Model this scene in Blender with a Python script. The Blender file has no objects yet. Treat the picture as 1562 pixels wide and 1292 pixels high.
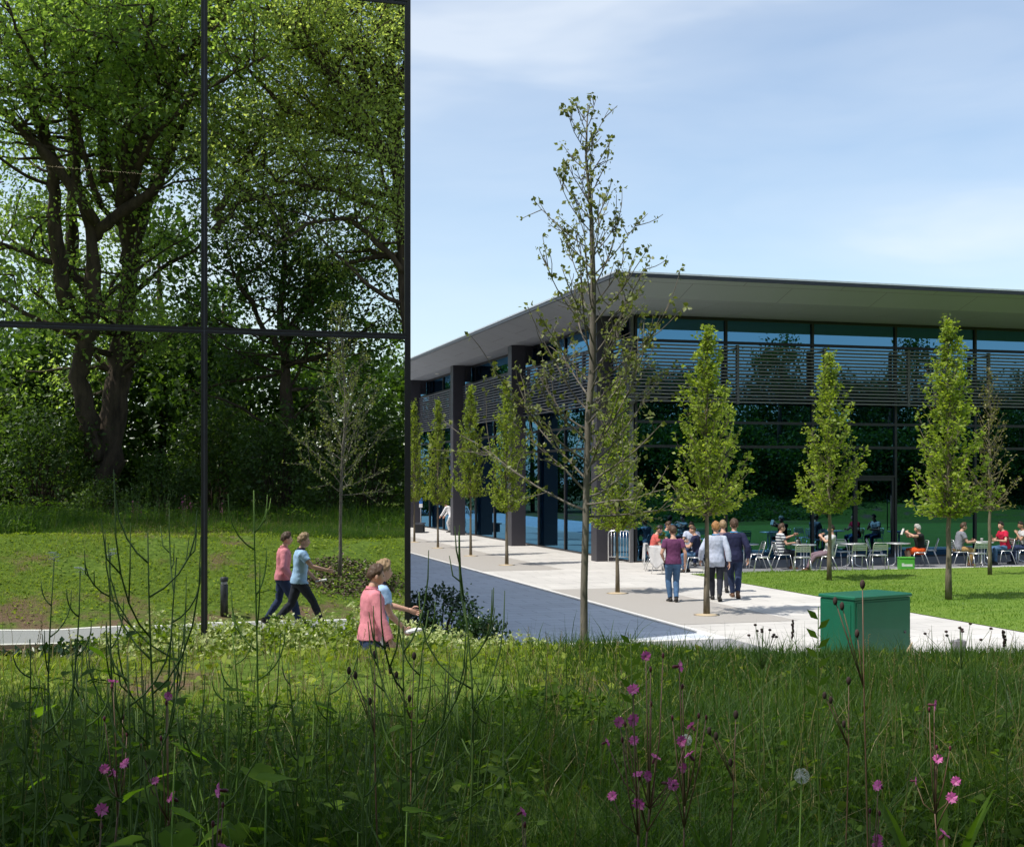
import bpy, math, random
import numpy as np
from mathutils import Vector, Matrix, noise as mnoise

# ------------------------------------------------------------------ scene and camera frame
scene = bpy.context.scene
COL = scene.collection
R = math.radians
F = 1976.0          # focal length in photograph pixels (photograph 1562 wide)
CZ = 2.8            # eye height above the plaza
TH = math.atan(0.294)
CT, ST = math.cos(TH), math.sin(TH)
HOR = 727.0
GY = 19.73          # plane of the mirror-glass facade
SUN = (0.52, 0.165)  # shadow offset per metre of height

def cam2w(xc, d):
    return (xc*CT + d*ST, -xc*ST + d*CT)

def w2cam(x, y):
    return (x*CT - y*ST, x*ST + y*CT)

def at(px, py, d):
    """point seen at photo pixel (px,py) at depth d"""
    x, y = cam2w((px-781)/F*d, d)
    return Vector((x, y, CZ - (py-HOR)/F*d))

def ground(px, py, z=0.0):
    d = F*(CZ-z)/(py-HOR)
    return at(px, py, d)

def refl(px, py, d):
    """real place of something the glass facade shows at pixel (px,py), virtual depth d"""
    v = at(px, py, d)
    return Vector((v.x, 2*GY - v.y, v.z))

def sstep(a, b, x):
    t = np.clip((x-a)/(b-a), 0, 1)
    return t*t*(3-2*t)

def bank(x, y):
    x = np.asarray(x, float); y = np.asarray(y, float)
    xc = x*CT - y*ST; d = x*ST + y*CT
    k = sstep(-3.0, 3.0, xc)
    q = y*(1-k) + (d*0.959)*k
    top = 1.50 - 0.10*k
    z = np.interp(q, [-400, -30, 0, 5.0, 8.0, 9.3, 9.9, 10.7, 12.0, 13.4, 14.1, 14.6],
                  [8, 2.6, 1.30, 1.33, 1.43, 1.50, 1.46, 1.22, 0.72, 0.22, 0.0, -0.06])
    z = np.where(z > 1.2, z - 0.10*k*sstep(1.2, 1.45, z), z)
    z = z + np.where(q < 13.5, 0.03*np.sin(x*1.3+0.7)*np.cos(y*1.7) + 0.02*np.sin(x*3.1+y*2.3), 0)
    return z

def bz(x, y):
    return float(bank(x, y))

# ------------------------------------------------------------------ materials
MATS = {}
def nt(name):
    m = bpy.data.materials.new(name); m.use_nodes = True
    t = m.node_tree; t.nodes.clear()
    out = t.nodes.new('ShaderNodeOutputMaterial')
    return m, t, out

def N(t, kind, **kw):
    n = t.nodes.new(kind)
    for k, v in kw.items():
        if k in n.inputs: n.inputs[k].default_value = v
        else: setattr(n, k, v)
    return n

def ramp(t, fac, stops):
    r = t.nodes.new('ShaderNodeValToRGB')
    e = r.color_ramp.elements
    while len(e) < len(stops): e.new(0.5)
    for el, (p, c) in zip(e, stops):
        el.position = p; el.color = (c[0], c[1], c[2], 1)
    t.links.new(fac, r.inputs[0])
    return r.outputs[0]

def coords(t, kind='Object', scale=(1, 1, 1), rot=(0, 0, 0)):
    c = t.nodes.new('ShaderNodeTexCoord'); m = t.nodes.new('ShaderNodeMapping')
    m.inputs['Scale'].default_value = scale; m.inputs['Rotation'].default_value = rot
    t.links.new(c.outputs[kind], m.inputs[0])
    return m.outputs[0]

def noise(t, vec, scale, detail=4, rough=0.55):
    n = t.nodes.new('ShaderNodeTexNoise')
    n.inputs['Scale'].default_value = scale; n.inputs['Detail'].default_value = detail
    n.inputs['Roughness'].default_value = rough
    if vec is not None: t.links.new(vec, n.inputs['Vector'])
    return n.outputs['Fac']

def mixc(t, fac, a, b, mode='MIX'):
    m = t.nodes.new('ShaderNodeMix'); m.data_type = 'RGBA'; m.blend_type = mode
    if isinstance(fac, (int, float)): m.inputs[0].default_value = fac
    else: t.links.new(fac, m.inputs[0])
    for sock, v in ((6, a), (7, b)):
        if isinstance(v, tuple): m.inputs[sock].default_value = (v[0], v[1], v[2], 1)
        else: t.links.new(v, m.inputs[sock])
    return m.outputs[2]

def bump(t, h, strength=0.3, dist=0.02):
    b = t.nodes.new('ShaderNodeBump'); b.inputs['Strength'].default_value = strength
    b.inputs['Distance'].default_value = dist
    t.links.new(h, b.inputs['Height'])
    return b.outputs[0]

def pbsdf(t, out, col, rough=0.7, metal=0.0, spec=0.4, nrm=None, coat=0.0):
    p = t.nodes.new('ShaderNodeBsdfPrincipled')
    if isinstance(col, tuple): p.inputs['Base Color'].default_value = (col[0], col[1], col[2], 1)
    else: t.links.new(col, p.inputs['Base Color'])
    if isinstance(rough, (int, float)): p.inputs['Roughness'].default_value = rough
    else: t.links.new(rough, p.inputs['Roughness'])
    p.inputs['Metallic'].default_value = metal
    p.inputs['Specular IOR Level'].default_value = spec
    p.inputs['Coat Weight'].default_value = coat
    if nrm is not None: t.links.new(nrm, p.inputs['Normal'])
    if out is not None: t.links.new(p.outputs[0], out.inputs[0])
    return p

def mat_plain(name, col, rough=0.6, metal=0.0, spec=0.4, var=0.12, scale=6.0, bmp=0.0, bscale=40.0, coat=0.0):
    if name in MATS: return MATS[name]
    m, t, out = nt(name)
    v = coords(t)
    n = noise(t, v, scale)
    c = ramp(t, n, [(0.25, tuple(x*(1-var) for x in col)), (0.75, tuple(min(1, x*(1+var)) for x in col))])
    nrm = None
    if bmp: nrm = bump(t, noise(t, v, bscale, 3), bmp, 0.01)
    pbsdf(t, out, c, rough, metal, spec, nrm, coat)
    MATS[name] = m
    return m

def mat_leaf(name, c1, c2, c3, trans=0.4, scale=0.6, rough=0.45, spec=0.35, tcol=None):
    """leaf: colour changes leaf by leaf and clump by clump; light passes through"""
    if name in MATS: return MATS[name]
    m, t, out = nt(name)
    g = t.nodes.new('ShaderNodeNewGeometry')
    v = coords(t)
    n = noise(t, v, scale, 3)
    a = t.nodes.new('ShaderNodeMath'); a.operation = 'MULTIPLY_ADD'
    t.links.new(g.outputs['Random Per Island'], a.inputs[0]); a.inputs[1].default_value = 0.55
    s = t.nodes.new('ShaderNodeMath'); s.operation = 'MULTIPLY_ADD'
    t.links.new(n, s.inputs[0]); s.inputs[1].default_value = 0.9; s.inputs[2].default_value = -0.25
    t.links.new(s.outputs[0], a.inputs[2])
    c = ramp(t, a.outputs[0], [(0.1, c1), (0.5, c2), (0.92, c3)])
    p = pbsdf(t, None, c, rough, 0, spec)
    tr = t.nodes.new('ShaderNodeBsdfTranslucent')
    tc = mixc(t, 1.0, c, tcol or (2.1, 2.1, 0.75), 'MULTIPLY')
    t.links.new(tc, tr.inputs[0])
    mx = t.nodes.new('ShaderNodeMixShader'); mx.inputs[0].default_value = trans
    t.links.new(p.outputs[0], mx.inputs[1]); t.links.new(tr.outputs[0], mx.inputs[2])
    t.links.new(mx.outputs[0], out.inputs[0])
    MATS[name] = m
    return m

def mat_bark(name, c1, c2, scale=8.0, strength=0.6):
    if name in MATS: return MATS[name]
    m, t, out = nt(name)
    v = coords(t, scale=(1, 1, 0.25))
    n = noise(t, v, scale, 6, 0.65)
    c = ramp(t, n, [(0.3, c1), (0.7, c2)])
    pbsdf(t, out, c, 0.9, 0, 0.2, bump(t, n, strength, 0.03))
    MATS[name] = m
    return m

def mat_mirror(name, tint, through, mixf, wave=0.0):
    """coated facade glass: mostly mirror, a little of the dark inside shows through"""
    m, t, out = nt(name)
    gl = t.nodes.new('ShaderNodeBsdfGlossy'); gl.inputs['Roughness'].default_value = 0.0
    gl.inputs['Color'].default_value = (*tint, 1)
    tp = t.nodes.new('ShaderNodeBsdfTransparent'); tp.inputs['Color'].default_value = (*through, 1)
    fr = t.nodes.new('ShaderNodeFresnel'); fr.inputs['IOR'].default_value = 1.5
    mr = t.nodes.new('ShaderNodeMapRange')
    t.links.new(fr.outputs[0], mr.inputs[0])
    mr.inputs[1].default_value = 0.04; mr.inputs[2].default_value = 1.0
    mr.inputs[3].default_value = mixf; mr.inputs[4].default_value = 1.0
    if wave:
        v = coords(t, scale=(1, 1, 0.6))
        n = noise(t, v, 0.9, 1)
        nb = bump(t, n, 1.0, wave)
        t.links.new(nb, gl.inputs['Normal'])
    mx = t.nodes.new('ShaderNodeMixShader')
    t.links.new(mr.outputs[0], mx.inputs[0])
    t.links.new(tp.outputs[0], mx.inputs[1]); t.links.new(gl.outputs[0], mx.inputs[2])
    t.links.new(mx.outputs[0], out.inputs[0])
    return m

# ------------------------------------------------------------------ mesh helpers
def tag(o, label=None, cat=None, group=None, kind=None):
    if label: o['label'] = label
    if cat: o['category'] = cat
    if group: o['group'] = group
    if kind: o['kind'] = kind
    return o

def empty(name, loc=(0, 0, 0), rz=0.0, label=None, cat=None, group=None):
    o = bpy.data.objects.new(name, None); COL.objects.link(o)
    o.location = loc; o.rotation_euler = (0, 0, rz); o.empty_display_size = 0.2
    return tag(o, label, cat, group)

def link(name, me, parent=None, mats=()):
    for m in mats: me.materials.append(m)
    o = bpy.data.objects.new(name, me); COL.objects.link(o)
    if parent is not None: o.parent = parent
    return o

def np_mesh(name, V, Fq, smooth=True):
    """mesh from numpy: V (n,3), Fq (m,k) with constant k"""
    V = np.ascontiguousarray(V, dtype=np.float32); Fq = np.ascontiguousarray(Fq, dtype=np.int32)
    me = bpy.data.meshes.new(name)
    me.vertices.add(len(V)); me.vertices.foreach_set('co', V.ravel())
    m, k = Fq.shape
    me.loops.add(m*k); me.loops.foreach_set('vertex_index', Fq.ravel())
    me.polygons.add(m)
    me.polygons.foreach_set('loop_start', np.arange(0, m*k, k, dtype=np.int32))
    me.polygons.foreach_set('loop_total', np.full(m, k, dtype=np.int32))
    me.polygons.foreach_set('use_smooth', np.full(m, smooth))
    me.update(calc_edges=True); me.validate()
    return me

class MB:
    def __init__(s): s.v = []; s.f = []; s.sm = []
    def add(s, vs, fs, smooth=False):
        o = len(s.v); s.v += [tuple(v) for v in vs]
        for f in fs: s.f.append(tuple(i+o for i in f)); s.sm.append(smooth)
    def box(s, x0, x1, y0, y1, z0, z1, M=None):
        vs = [Vector((x, y, z)) for z in (z0, z1) for y in (y0, y1) for x in (x0, x1)]
        if M is not None: vs = [M @ v for v in vs]
        s.add(vs, [(0, 2, 3, 1), (4, 5, 7, 6), (0, 1, 5, 4), (2, 6, 7, 3), (0, 4, 6, 2), (1, 3, 7, 5)])
    def cbox(s, x0, x1, y0, y1, z0, z1, b, M=None):
        """box with chamfered edges"""
        def ring(i, z): return [(x0+i+b, y0+i, z), (x1-i-b, y0+i, z), (x1-i, y0+i+b, z), (x1-i, y1-i-b, z),
                                (x1-i-b, y1-i, z), (x0+i+b, y1-i, z), (x0+i, y1-i-b, z), (x0+i, y0+i+b, z)]
        rs = [ring(b, z0), ring(0, z0+b), ring(0, z1-b), ring(b, z1)]
        vs = [Vector(p) for r in rs for p in r]
        if M is not None: vs = [M @ v for v in vs]
        fs = [tuple(reversed(range(8))), tuple(range(24, 32))]
        for k in range(3):
            for i in range(8):
                j = (i+1) % 8
                fs.append((k*8+i, k*8+j, k*8+8+j, k*8+8+i))
        s.add(vs, fs)
    def tube(s, pts, rad, n=6, smooth=True, sx=None, cap=True):
        """tube through pts; rad number or list; sx: list of (side, radii ratio) unused"""
        pts = [Vector(p) for p in pts]
        if isinstance(rad, (int, float)): rad = [rad]*len(pts)
        o = len(s.v); prev = None
        for i, p in enumerate(pts):
            d = (pts[min(i+1, len(pts)-1)] - pts[max(i-1, 0)])
            if d.length < 1e-9: d = Vector((0, 0, 1))
            d.normalize()
            if prev is None:
                a = Vector((1, 0, 0)) if abs(d.x) < 0.8 else Vector((0, 1, 0))
            else: a = prev
            u = (a - d*a.dot(d)).normalized(); w = d.cross(u); prev = u
            for k in range(n):
                an = 2*math.pi*k/n
                q = p + (u*math.cos(an) + w*math.sin(an))*rad[i]
                s.v.append((q.x, q.y, q.z))
        for i in range(len(pts)-1):
            for k in range(n):
                k2 = (k+1) % n
                s.f.append((o+i*n+k, o+i*n+k2, o+(i+1)*n+k2, o+(i+1)*n+k)); s.sm.append(smooth)
        if cap:
            s.f.append(tuple(o+k for k in reversed(range(n)))); s.sm.append(False)
            e = o+(len(pts)-1)*n
            s.f.append(tuple(e+k for k in range(n))); s.sm.append(False)
    def etube(s, rings, n=16, smooth=True):
        """rings: (centre, side vector, forward vector, rx, ry)"""
        o = len(s.v)
        for c, u, w, rx, ry in rings:
            c = Vector(c); u = Vector(u); w = Vector(w)
            for k in range(n):
                an = 2*math.pi*k/n
                q = c + u*(math.cos(an)*rx) + w*(math.sin(an)*ry)
                s.v.append((q.x, q.y, q.z))
        m = len(rings)
        for i in range(m-1):
            for k in range(n):
                k2 = (k+1) % n
                s.f.append((o+i*n+k, o+i*n+k2, o+(i+1)*n+k2, o+(i+1)*n+k)); s.sm.append(smooth)
        s.f.append(tuple(o+k for k in reversed(range(n)))); s.sm.append(smooth)
        e = o+(m-1)*n
        s.f.append(tuple(e+k for k in range(n))); s.sm.append(smooth)
    def lathe(s, prof, c=(0, 0, 0), n=24, smooth=True):
        s.etube([((c[0], c[1], c[2]+z), (1, 0, 0), (0, 1, 0), r, r) for r, z in prof], n, smooth)
    def ellipsoid(s, c, rx, ry, rz, n=10, m=6):
        rs = []
        for i in range(m+1):
            a = -math.pi/2 + math.pi*i/m
            rs.append(((c[0], c[1], c[2]+rz*math.sin(a)), (1, 0, 0), (0, 1, 0), max(1e-4, rx*math.cos(a)), max(1e-4, ry*math.cos(a))))
        s.etube(rs, n)
    def build(s, name, mat, parent=None, loc=None):
        me = bpy.data.meshes.new(name)
        me.from_pydata(s.v, [], s.f)
        me.polygons.foreach_set('use_smooth', np.array(s.sm, dtype=bool))
        me.update()
        mats = mat if isinstance(mat, (list, tuple)) else [mat]
        o = link(name, me, parent, mats)
        if loc is not None: o.location = loc
        return o

def copy_tree(o, parent=None):
    c = o.copy(); COL.objects.link(c)
    if parent is not None: c.parent = parent
    for ch in list(o.children): copy_tree(ch, c)
    return c

LEAF_T = np.array([[0, 0, 0], [0.36, 0.42, 0.10], [0, 1.0, -0.06], [-0.36, 0.42, 0.10]])
LEAF_F = np.array([[0, 1, 2], [0, 2, 3]])
def leaves_np(pos, direc, size, rng, aspect=1.0, spread=0.9, up=0.25):
    """leaf faces at pos pointing roughly along direc; returns V, F"""
    n = len(pos)
    y = direc + rng.normal(0, spread, (n, 3)); y /= np.linalg.norm(y, axis=1)[:, None]+1e-9
    z = rng.normal(0, 1, (n, 3)); z[:, 2] += up*3
    x = np.cross(y, z); x /= np.linalg.norm(x, axis=1)[:, None]+1e-9
    z = np.cross(x, y)
    T = LEAF_T*np.array([aspect, 1, 1])
    V = (pos[:, None, :] + size[:, None, None]*(T[None, :, 0, None]*x[:, None, :] + T[None, :, 1, None]*y[:, None, :] + T[None, :, 2, None]*z[:, None, :]))
    Fc = (np.arange(n)*4)[:, None, None] + LEAF_F[None]
    return V.reshape(-1, 3), Fc.reshape(-1, 3)

def grass_np(P, h, w, lean, rng, nseg=3):
    n = len(P)
    a = rng.uniform(0, 2*np.pi, n)
    dh = np.stack([np.cos(a), np.sin(a), np.zeros(n)], 1)
    a2 = a + np.pi/2 + rng.normal(0, 0.6, n)
    sd = np.stack([np.cos(a2), np.sin(a2), np.zeros(n)], 1)
    V = np.zeros((n, nseg+1, 2, 3))
    for k in range(nseg+1):
        s = k/nseg
        c = P + dh*(lean*h*s**2)[:, None]
        c[:, 2] += h*(s - 0.35*lean*s**2)
        ww = w*(1-0.92*s**1.6)*0.5
        V[:, k, 0] = c - sd*ww[:, None]; V[:, k, 1] = c + sd*ww[:, None]
    V = V.reshape(-1, 3)
    b = (np.arange(n)*(nseg+1)*2)[:, None]
    Fs = []
    for k in range(nseg):
        i = k*2
        Fs.append(np.concatenate([b+i, b+i+1, b+i+3, b+i+2], 1))
    return V, np.concatenate(Fs, 0)
# ------------------------------------------------------------------ camera, sky, sun
cam = bpy.data.cameras.new('camera'); co = bpy.data.objects.new('camera', cam); COL.objects.link(co)
co.location = (0, 0, CZ); co.rotation_euler = (R(90), 0, -TH)
cam.sensor_width = 36; cam.lens = 36*F/1562; cam.shift_y = (HOR-646)/1562
cam.clip_start = 0.05; cam.clip_end = 3000
scene.camera = co

w = bpy.data.worlds.new('World'); scene.world = w; w.use_nodes = True
t = w.node_tree; t.nodes.clear()
wo = t.nodes.new('ShaderNodeOutputWorld'); bg = t.nodes.new('ShaderNodeBackground')
sky = t.nodes.new('ShaderNodeTexSky'); sky.sky_type = 'NISHITA'; sky.sun_disc = False
sdir = Vector((-SUN[0], -SUN[1], 1)).normalized()
sky.sun_elevation = math.asin(sdir.z)
sky.sun_rotation = math.atan2(sdir.x, sdir.y)
sky.air_density = 1.0; sky.dust_density = 1.0; sky.ozone_density = 1.6
tc = t.nodes.new('ShaderNodeTexCoord')
mp = t.nodes.new('ShaderNodeMapping'); mp.inputs['Scale'].default_value = (0.9, 1.1, 4.2); mp.inputs['Rotation'].default_value = (R(8), R(22), R(20))
t.links.new(tc.outputs['Generated'], mp.inputs[0])
wp = noise(t, mp.outputs[0], 1.6, 2)
ad = t.nodes.new('ShaderNodeVectorMath'); ad.operation = 'MULTIPLY_ADD'
t.links.new(wp, ad.inputs[0]); ad.inputs[1].default_value = (0.7, 0.5, 0.5); t.links.new(mp.outputs[0], ad.inputs[2])
cl = noise(t, ad.outputs[0], 1.8, 5, 0.55)
cm = ramp(t, cl, [(0.38, (0.10, 0.10, 0.10)), (0.55, (0.26, 0.26, 0.26)), (0.68, (0.60, 0.60, 0.60))])
skyt = mixc(t, 1.0, sky.outputs[0], (1.0, 0.985, 0.95), 'MULTIPLY')
skyc = mixc(t, cm, skyt, (5.0, 5.3, 5.6))
t.links.new(skyc, bg.inputs[0]); bg.inputs[1].default_value = 0.14
t.links.new(bg.outputs[0], wo.inputs[0])

sl = bpy.data.lights.new('sun', 'SUN'); sl.energy = 3.25; sl.angle = R(0.53); sl.color = (1.0, 0.955, 0.88)
so = bpy.data.objects.new('sun', sl); COL.objects.link(so)
so.rotation_euler = sdir.to_track_quat('Z', 'Y').to_euler(); so.location = (-20, -10, 40)
scene.view_settings.view_transform = 'Standard'; scene.view_settings.look = 'None'
scene.view_settings.gamma = 1; scene.view_settings.exposure = 0.5
scene.render.engine = 'CYCLES'
cy = scene.cycles
cy.use_denoising = True; cy.max_bounces = 9; cy.diffuse_bounces = 5; cy.glossy_bounces = 4
cy.transmission_bounces = 4; cy.transparent_max_bounces = 8; cy.use_adaptive_sampling = True; cy.adaptive_threshold = 0.008
cy.caustics_reflective = False; cy.caustics_refractive = False
cy.sample_clamp_indirect = 6

# ------------------------------------------------------------------ ground
gx = np.unique(np.concatenate([np.linspace(-420, -22, 14), np.linspace(-22, 42, 180), np.linspace(42, 420, 14)]))
gy = np.unique(np.concatenate([np.linspace(-420, -14, 12), np.linspace(-14, 22, 120), np.linspace(22, 420, 14)]))
GXX, GYY = np.meshgrid(gx, gy)
GV = np.stack([GXX.ravel(), GYY.ravel(), bank(GXX, GYY).ravel()], 1)
nx = len(gx); ii = (np.arange(len(gy)-1)[:, None]*nx + np.arange(nx-1)[None]).ravel()
GF = np.stack([ii, ii+1, ii+1+nx, ii+nx], 1)
m, t, out = nt('grassy_soil')
v = coords(t)
sep = t.nodes.new('ShaderNodeSeparateXYZ'); t.links.new(v, sep.inputs[0])
n1 = noise(t, v, 0.75, 5, 0.62); n2 = noise(t, v, 9, 4); n3 = noise(t, v, 60, 3)
green = ramp(t, n2, [(0.3, (0.045, 0.075, 0.010)), (0.55, (0.10, 0.16, 0.02)), (0.8, (0.17, 0.21, 0.04))])
soil = ramp(t, n3, [(0.3, (0.07, 0.045, 0.028)), (0.7, (0.23, 0.155, 0.10))])
mr = t.nodes.new('ShaderNodeMapRange'); t.links.new(sep.outputs[1], mr.inputs[0])
mr.inputs[1].default_value = 12.9; mr.inputs[2].default_value = 14.1; mr.inputs[3].default_value = 0.0; mr.inputs[4].default_value = 0.13
mr2 = t.nodes.new('ShaderNodeMath'); mr2.operation = 'ADD'; t.links.new(n1, mr2.inputs[0]); t.links.new(mr.outputs[0], mr2.inputs[1])
sm = ramp(t, mr2.outputs[0], [(0.55, (0, 0, 0)), (0.66, (1, 1, 1))])
pbsdf(t, out, mixc(t, sm, green, soil), 0.95, 0, 0.15, bump(t, n3, 0.6, 0.03))
tag(link('ground', np_mesh('ground', GV, GF), None, [m]), kind='structure')

def slab_mat(name, col, sx, sy, mortar, mcol, var=0.08, rough=0.85, dirt=0.12):
    m, t, out = nt(name)
    v = coords(t)
    b = t.nodes.new('ShaderNodeTexBrick'); t.links.new(v, b.inputs['Vector'])
    b.inputs['Scale'].default_value = 1.0; b.inputs['Brick Width'].default_value = sx; b.inputs['Row Height'].default_value = sy
    b.inputs['Mortar Size'].default_value = mortar; b.inputs['Mortar Smooth'].default_value = 0.2; b.inputs['Bias'].default_value = 0
    b.inputs['Color1'].default_value = (*[c*(1-var) for c in col], 1); b.inputs['Color2'].default_value = (*[min(1, c*(1+var)) for c in col], 1)
    b.inputs['Mortar'].default_value = (*mcol, 1)
    n = noise(t, v, 0.5, 6, 0.65); n2 = noise(t, v, 45, 3)
    d = ramp(t, n, [(0.3, (1-dirt,)*3), (0.7, (1, 1, 1))])
    d2 = ramp(t, n2, [(0.3, (0.93,)*3), (0.7, (1, 1, 1))])
    c = mixc(t, 1.0, mixc(t, 1.0, b.outputs[0], d, 'MULTIPLY'), d2, 'MULTIPLY')
    pbsdf(t, out, c, rough, 0, 0.3, bump(t, b.outputs['Fac'], -0.25, 0.01))
    return m

M_white = slab_mat('pale_concrete_paving', (0.66, 0.635, 0.595), 1.2, 0.6, 0.011, (0.38, 0.365, 0.34), 0.05, 0.85, 0.2)
M_road = slab_mat('granite_road_paving', (0.64, 0.685, 0.75), 0.9, 0.45, 0.016, (0.44, 0.475, 0.54), 0.05, 0.8, 0.14)
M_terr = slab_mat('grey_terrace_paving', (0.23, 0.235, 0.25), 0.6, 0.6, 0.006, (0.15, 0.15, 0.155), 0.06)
M_bed = mat_plain('resin_gravel_bed', (0.40, 0.375, 0.345), 0.9, var=0.1, scale=90, bmp=0.4, bscale=160)
M_kerb = mat_plain('kerb_stone', (0.78, 0.76, 0.72), 0.8, var=0.06, scale=3)
M_path = mat_plain('path_asphalt', (0.26, 0.26, 0.26), 0.9, var=0.12, scale=30, bmp=0.3, bscale=120)

def sheet(name, rects, z, mat, kind='structure'):
    b = MB()
    for x0, x1, y0, y1 in rects:
        b.add([(x0, y0, z), (x1, y0, z), (x1, y1, z), (x0, y1, z)], [(0, 1, 2, 3)])
    o = b.build(name, mat); return tag(o, kind=kind)

sheet('plaza_paving', [(9.95, 15.4, 14.0, 34.3), (9.95, 16.6, 34.3, 90)], 0.0, M_white)
sheet('road', [(4.05, 9.8, 20.6, 110)], -0.024, M_road)
sheet("footpath", [(-40, 9.94, 14.28, 16.35), (4.42, 9.94, 16.35, 20.45)], 0.004, M_path)
b = MB()
b.cbox(9.8, 9.95, 20.6, 110, -0.06, 0.006, 0.01)
b.cbox(4.4, 9.95, 20.45, 20.6, -0.06, 0.007, 0.01)
tag(b.build('road_kerb', M_kerb), kind='structure')
b = MB(); b.cbox(-40, 9.9, 14.16, 14.28, -0.1, 0.02, 0.01); b.cbox(-40, 4.4, 16.35, 16.45, -0.1, 0.02, 0.01)
tag(b.build('path_kerb', M_kerb), kind='structure')
sheet('tree_bed_paving', [(9.97, 12.45, 22.6, 30.5), (9.97, 12.5, 37.0, 62)], 0.0045, M_bed)
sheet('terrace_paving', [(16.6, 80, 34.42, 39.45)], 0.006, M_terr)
b = MB(); b.cbox(15.5, 80, 34.3, 34.42, -0.05, 0.012, 0.01)
tag(b.build('terrace_kerb', M_kerb), kind='structure')

# lawn on the plaza
m, t, out = nt('lawn_turf')
v = coords(t)
nA = noise(t, coords(t, scale=(0.35, 1.6, 1)), 1.2, 5, 0.6); nB = noise(t, v, 24, 4, 0.7)
cA = ramp(t, nA, [(0.28, (0.10, 0.19, 0.022)), (0.5, (0.15, 0.25, 0.03)), (0.72, (0.21, 0.29, 0.05))])
cB = ramp(t, nB, [(0.3, (0.62, 0.66, 0.6)), (0.7, (1.12, 1.1, 1.05))])
pbsdf(t, out, mixc(t, 1.0, cA, cB, 'MULTIPLY'), 0.85, 0, 0.25, bump(t, nB, 0.8, 0.03))
M_turf = m
lx = np.linspace(15.42, 80, 90); ly = np.linspace(12.0, 34.29, 50)
LX, LY = np.meshgrid(lx, ly)
edge = np.minimum(np.minimum(LX-15.42, 34.29-LY), LY-12.0)
LZ = 0.008 + 0.07*np.clip(edge/1.2, 0, 1) + 0.025*np.sin(LX*0.6)*np.sin(LY*0.5)*np.clip(edge/2, 0, 1)
nx = len(lx); ii = (np.arange(len(ly)-1)[:, None]*nx + np.arange(nx-1)[None]).ravel()
tag(link('lawn', np_mesh('lawn', np.stack([LX.ravel(), LY.ravel(), LZ.ravel()], 1), np.stack([ii, ii+1, ii+1+nx, ii+nx], 1)), None, [M_turf]), kind='structure')

# ------------------------------------------------------------------ mirror-glass building
M_black = mat_plain('black_frame_metal', (0.012, 0.012, 0.016), 0.35, 0, 0.5, 0.15)
M_gasket = mat_plain('grey_gasket', (0.09, 0.09, 0.12), 0.5, 0, 0.5, 0.1)
M_mirror = mat_mirror('mirror_glass', (0.96, 1.0, 0.96), (0.30, 0.36, 0.36), 0.95, 0.003)
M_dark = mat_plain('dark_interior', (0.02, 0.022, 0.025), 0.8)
M_roofg = mat_plain('roof_membrane', (0.25, 0.25, 0.26), 0.8)
GB = empty('glass_building', (4.15, GY, 0), 0, 'tall building clad in mirror glass reflecting the wood and lawn', 'building')
XR, YB, HT = 4.15, 61.0, 10.87
def wpart(mb, name, mat, parent, base):
    """geometry given in world coordinates, stored relative to the parent's base"""
    bx, by, bz_ = base
    mb.v = [(x-bx, y-by, z-bz_) for x, y, z in mb.v]
    return mb.build(name, mat, parent)
GBB = (4.15, GY, 0)
rows = [(-0.1, 4.97), (4.97, 10.15), (10.15, HT)]
W = 3.074
prng = np.random.default_rng(77)
def facade_panel(axis, a0, a1, z0, z1):
    e = 0.047
    g = MB(); fr = MB()
    if axis == 'x':
        y = GY
        ta, tb_ = prng.uniform(-0.0028, 0.0028, 2)   # each pane sits a hair out of plane
        g.add([(a0+e, y+ta+tb_+0.003, z0+e), (a1-e, y-ta+tb_+0.003, z0+e), (a1-e, y-ta-tb_+0.003, z1-e), (a0+e, y+ta-tb_+0.003, z1-e)], [(0, 1, 2, 3)])
        fr.box(a0+0.012, a0+e, y-0.012, y+0.1, z0+0.012, z1-0.012); fr.box(a1-e, a1-0.012, y-0.012, y+0.1, z0+0.012, z1-0.012)
        fr.box(a0+e, a1-e, y-0.012, y+0.1, z0+0.012, z0+e); fr.box(a0+e, a1-e, y-0.012, y+0.1, z1-e, z1-0.012)
    else:
        x = XR
        g.add([(x, a0+e, z0+e), (x, a1-e, z0+e), (x, a1-e, z1-e), (x, a0+e, z1-e)], [(0, 1, 2, 3)])
        fr.box(x-0.1, x+0.012, a0+0.012, a0+e, z0+0.012, z1-0.012); fr.box(x-0.1, x+0.012, a1-e, a1-0.012, z0+0.012, z1-0.012)
        fr.box(x-0.1, x+0.012, a0+e, a1-e, z0+0.012, z0+e); fr.box(x-0.1, x+0.012, a0+e, a1-e, z1-e, z1-0.012)
    p = wpart(g, 'glass_panel', M_mirror, GB, GBB)
    wpart(fr, 'panel_frame', M_black, p, GBB)
xs = [4.115 - W*k for k in range(12)]
for k in range(11):
    for z0, z1 in rows: facade_panel('x', xs[k+1], xs[k], z0, z1)
ys = [GY+0.035 + 3.18*k for k in range(14)]
for k in range(13):
    for z0, z1 in rows: facade_panel('y', ys[k], ys[k+1], z0, z1)
b = MB()
for k in range(1, 12): b.box(xs[k]-0.0115, xs[k]+0.0115, GY+0.0, GY+0.09, 0, HT)
for z in (4.97, 10.15): b.box(xs[11]+0.02, 4.10, GY+0.004, GY+0.092, z-0.0115, z+0.0115)
for k in range(1, 13): b.box(XR-0.09, XR, ys[k]-0.0115, ys[k]+0.0115, 0, HT)
for z in (4.97, 10.15): b.box(XR-0.092, XR-0.004, GY+0.05, ys[13], z-0.0115, z+0.0115)
wpart(b, 'gasket', M_gasket, GB, GBB)
b = MB(); b.box(4.10, 4.158, GY-0.016, GY+0.045, -0.2, HT)
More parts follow.
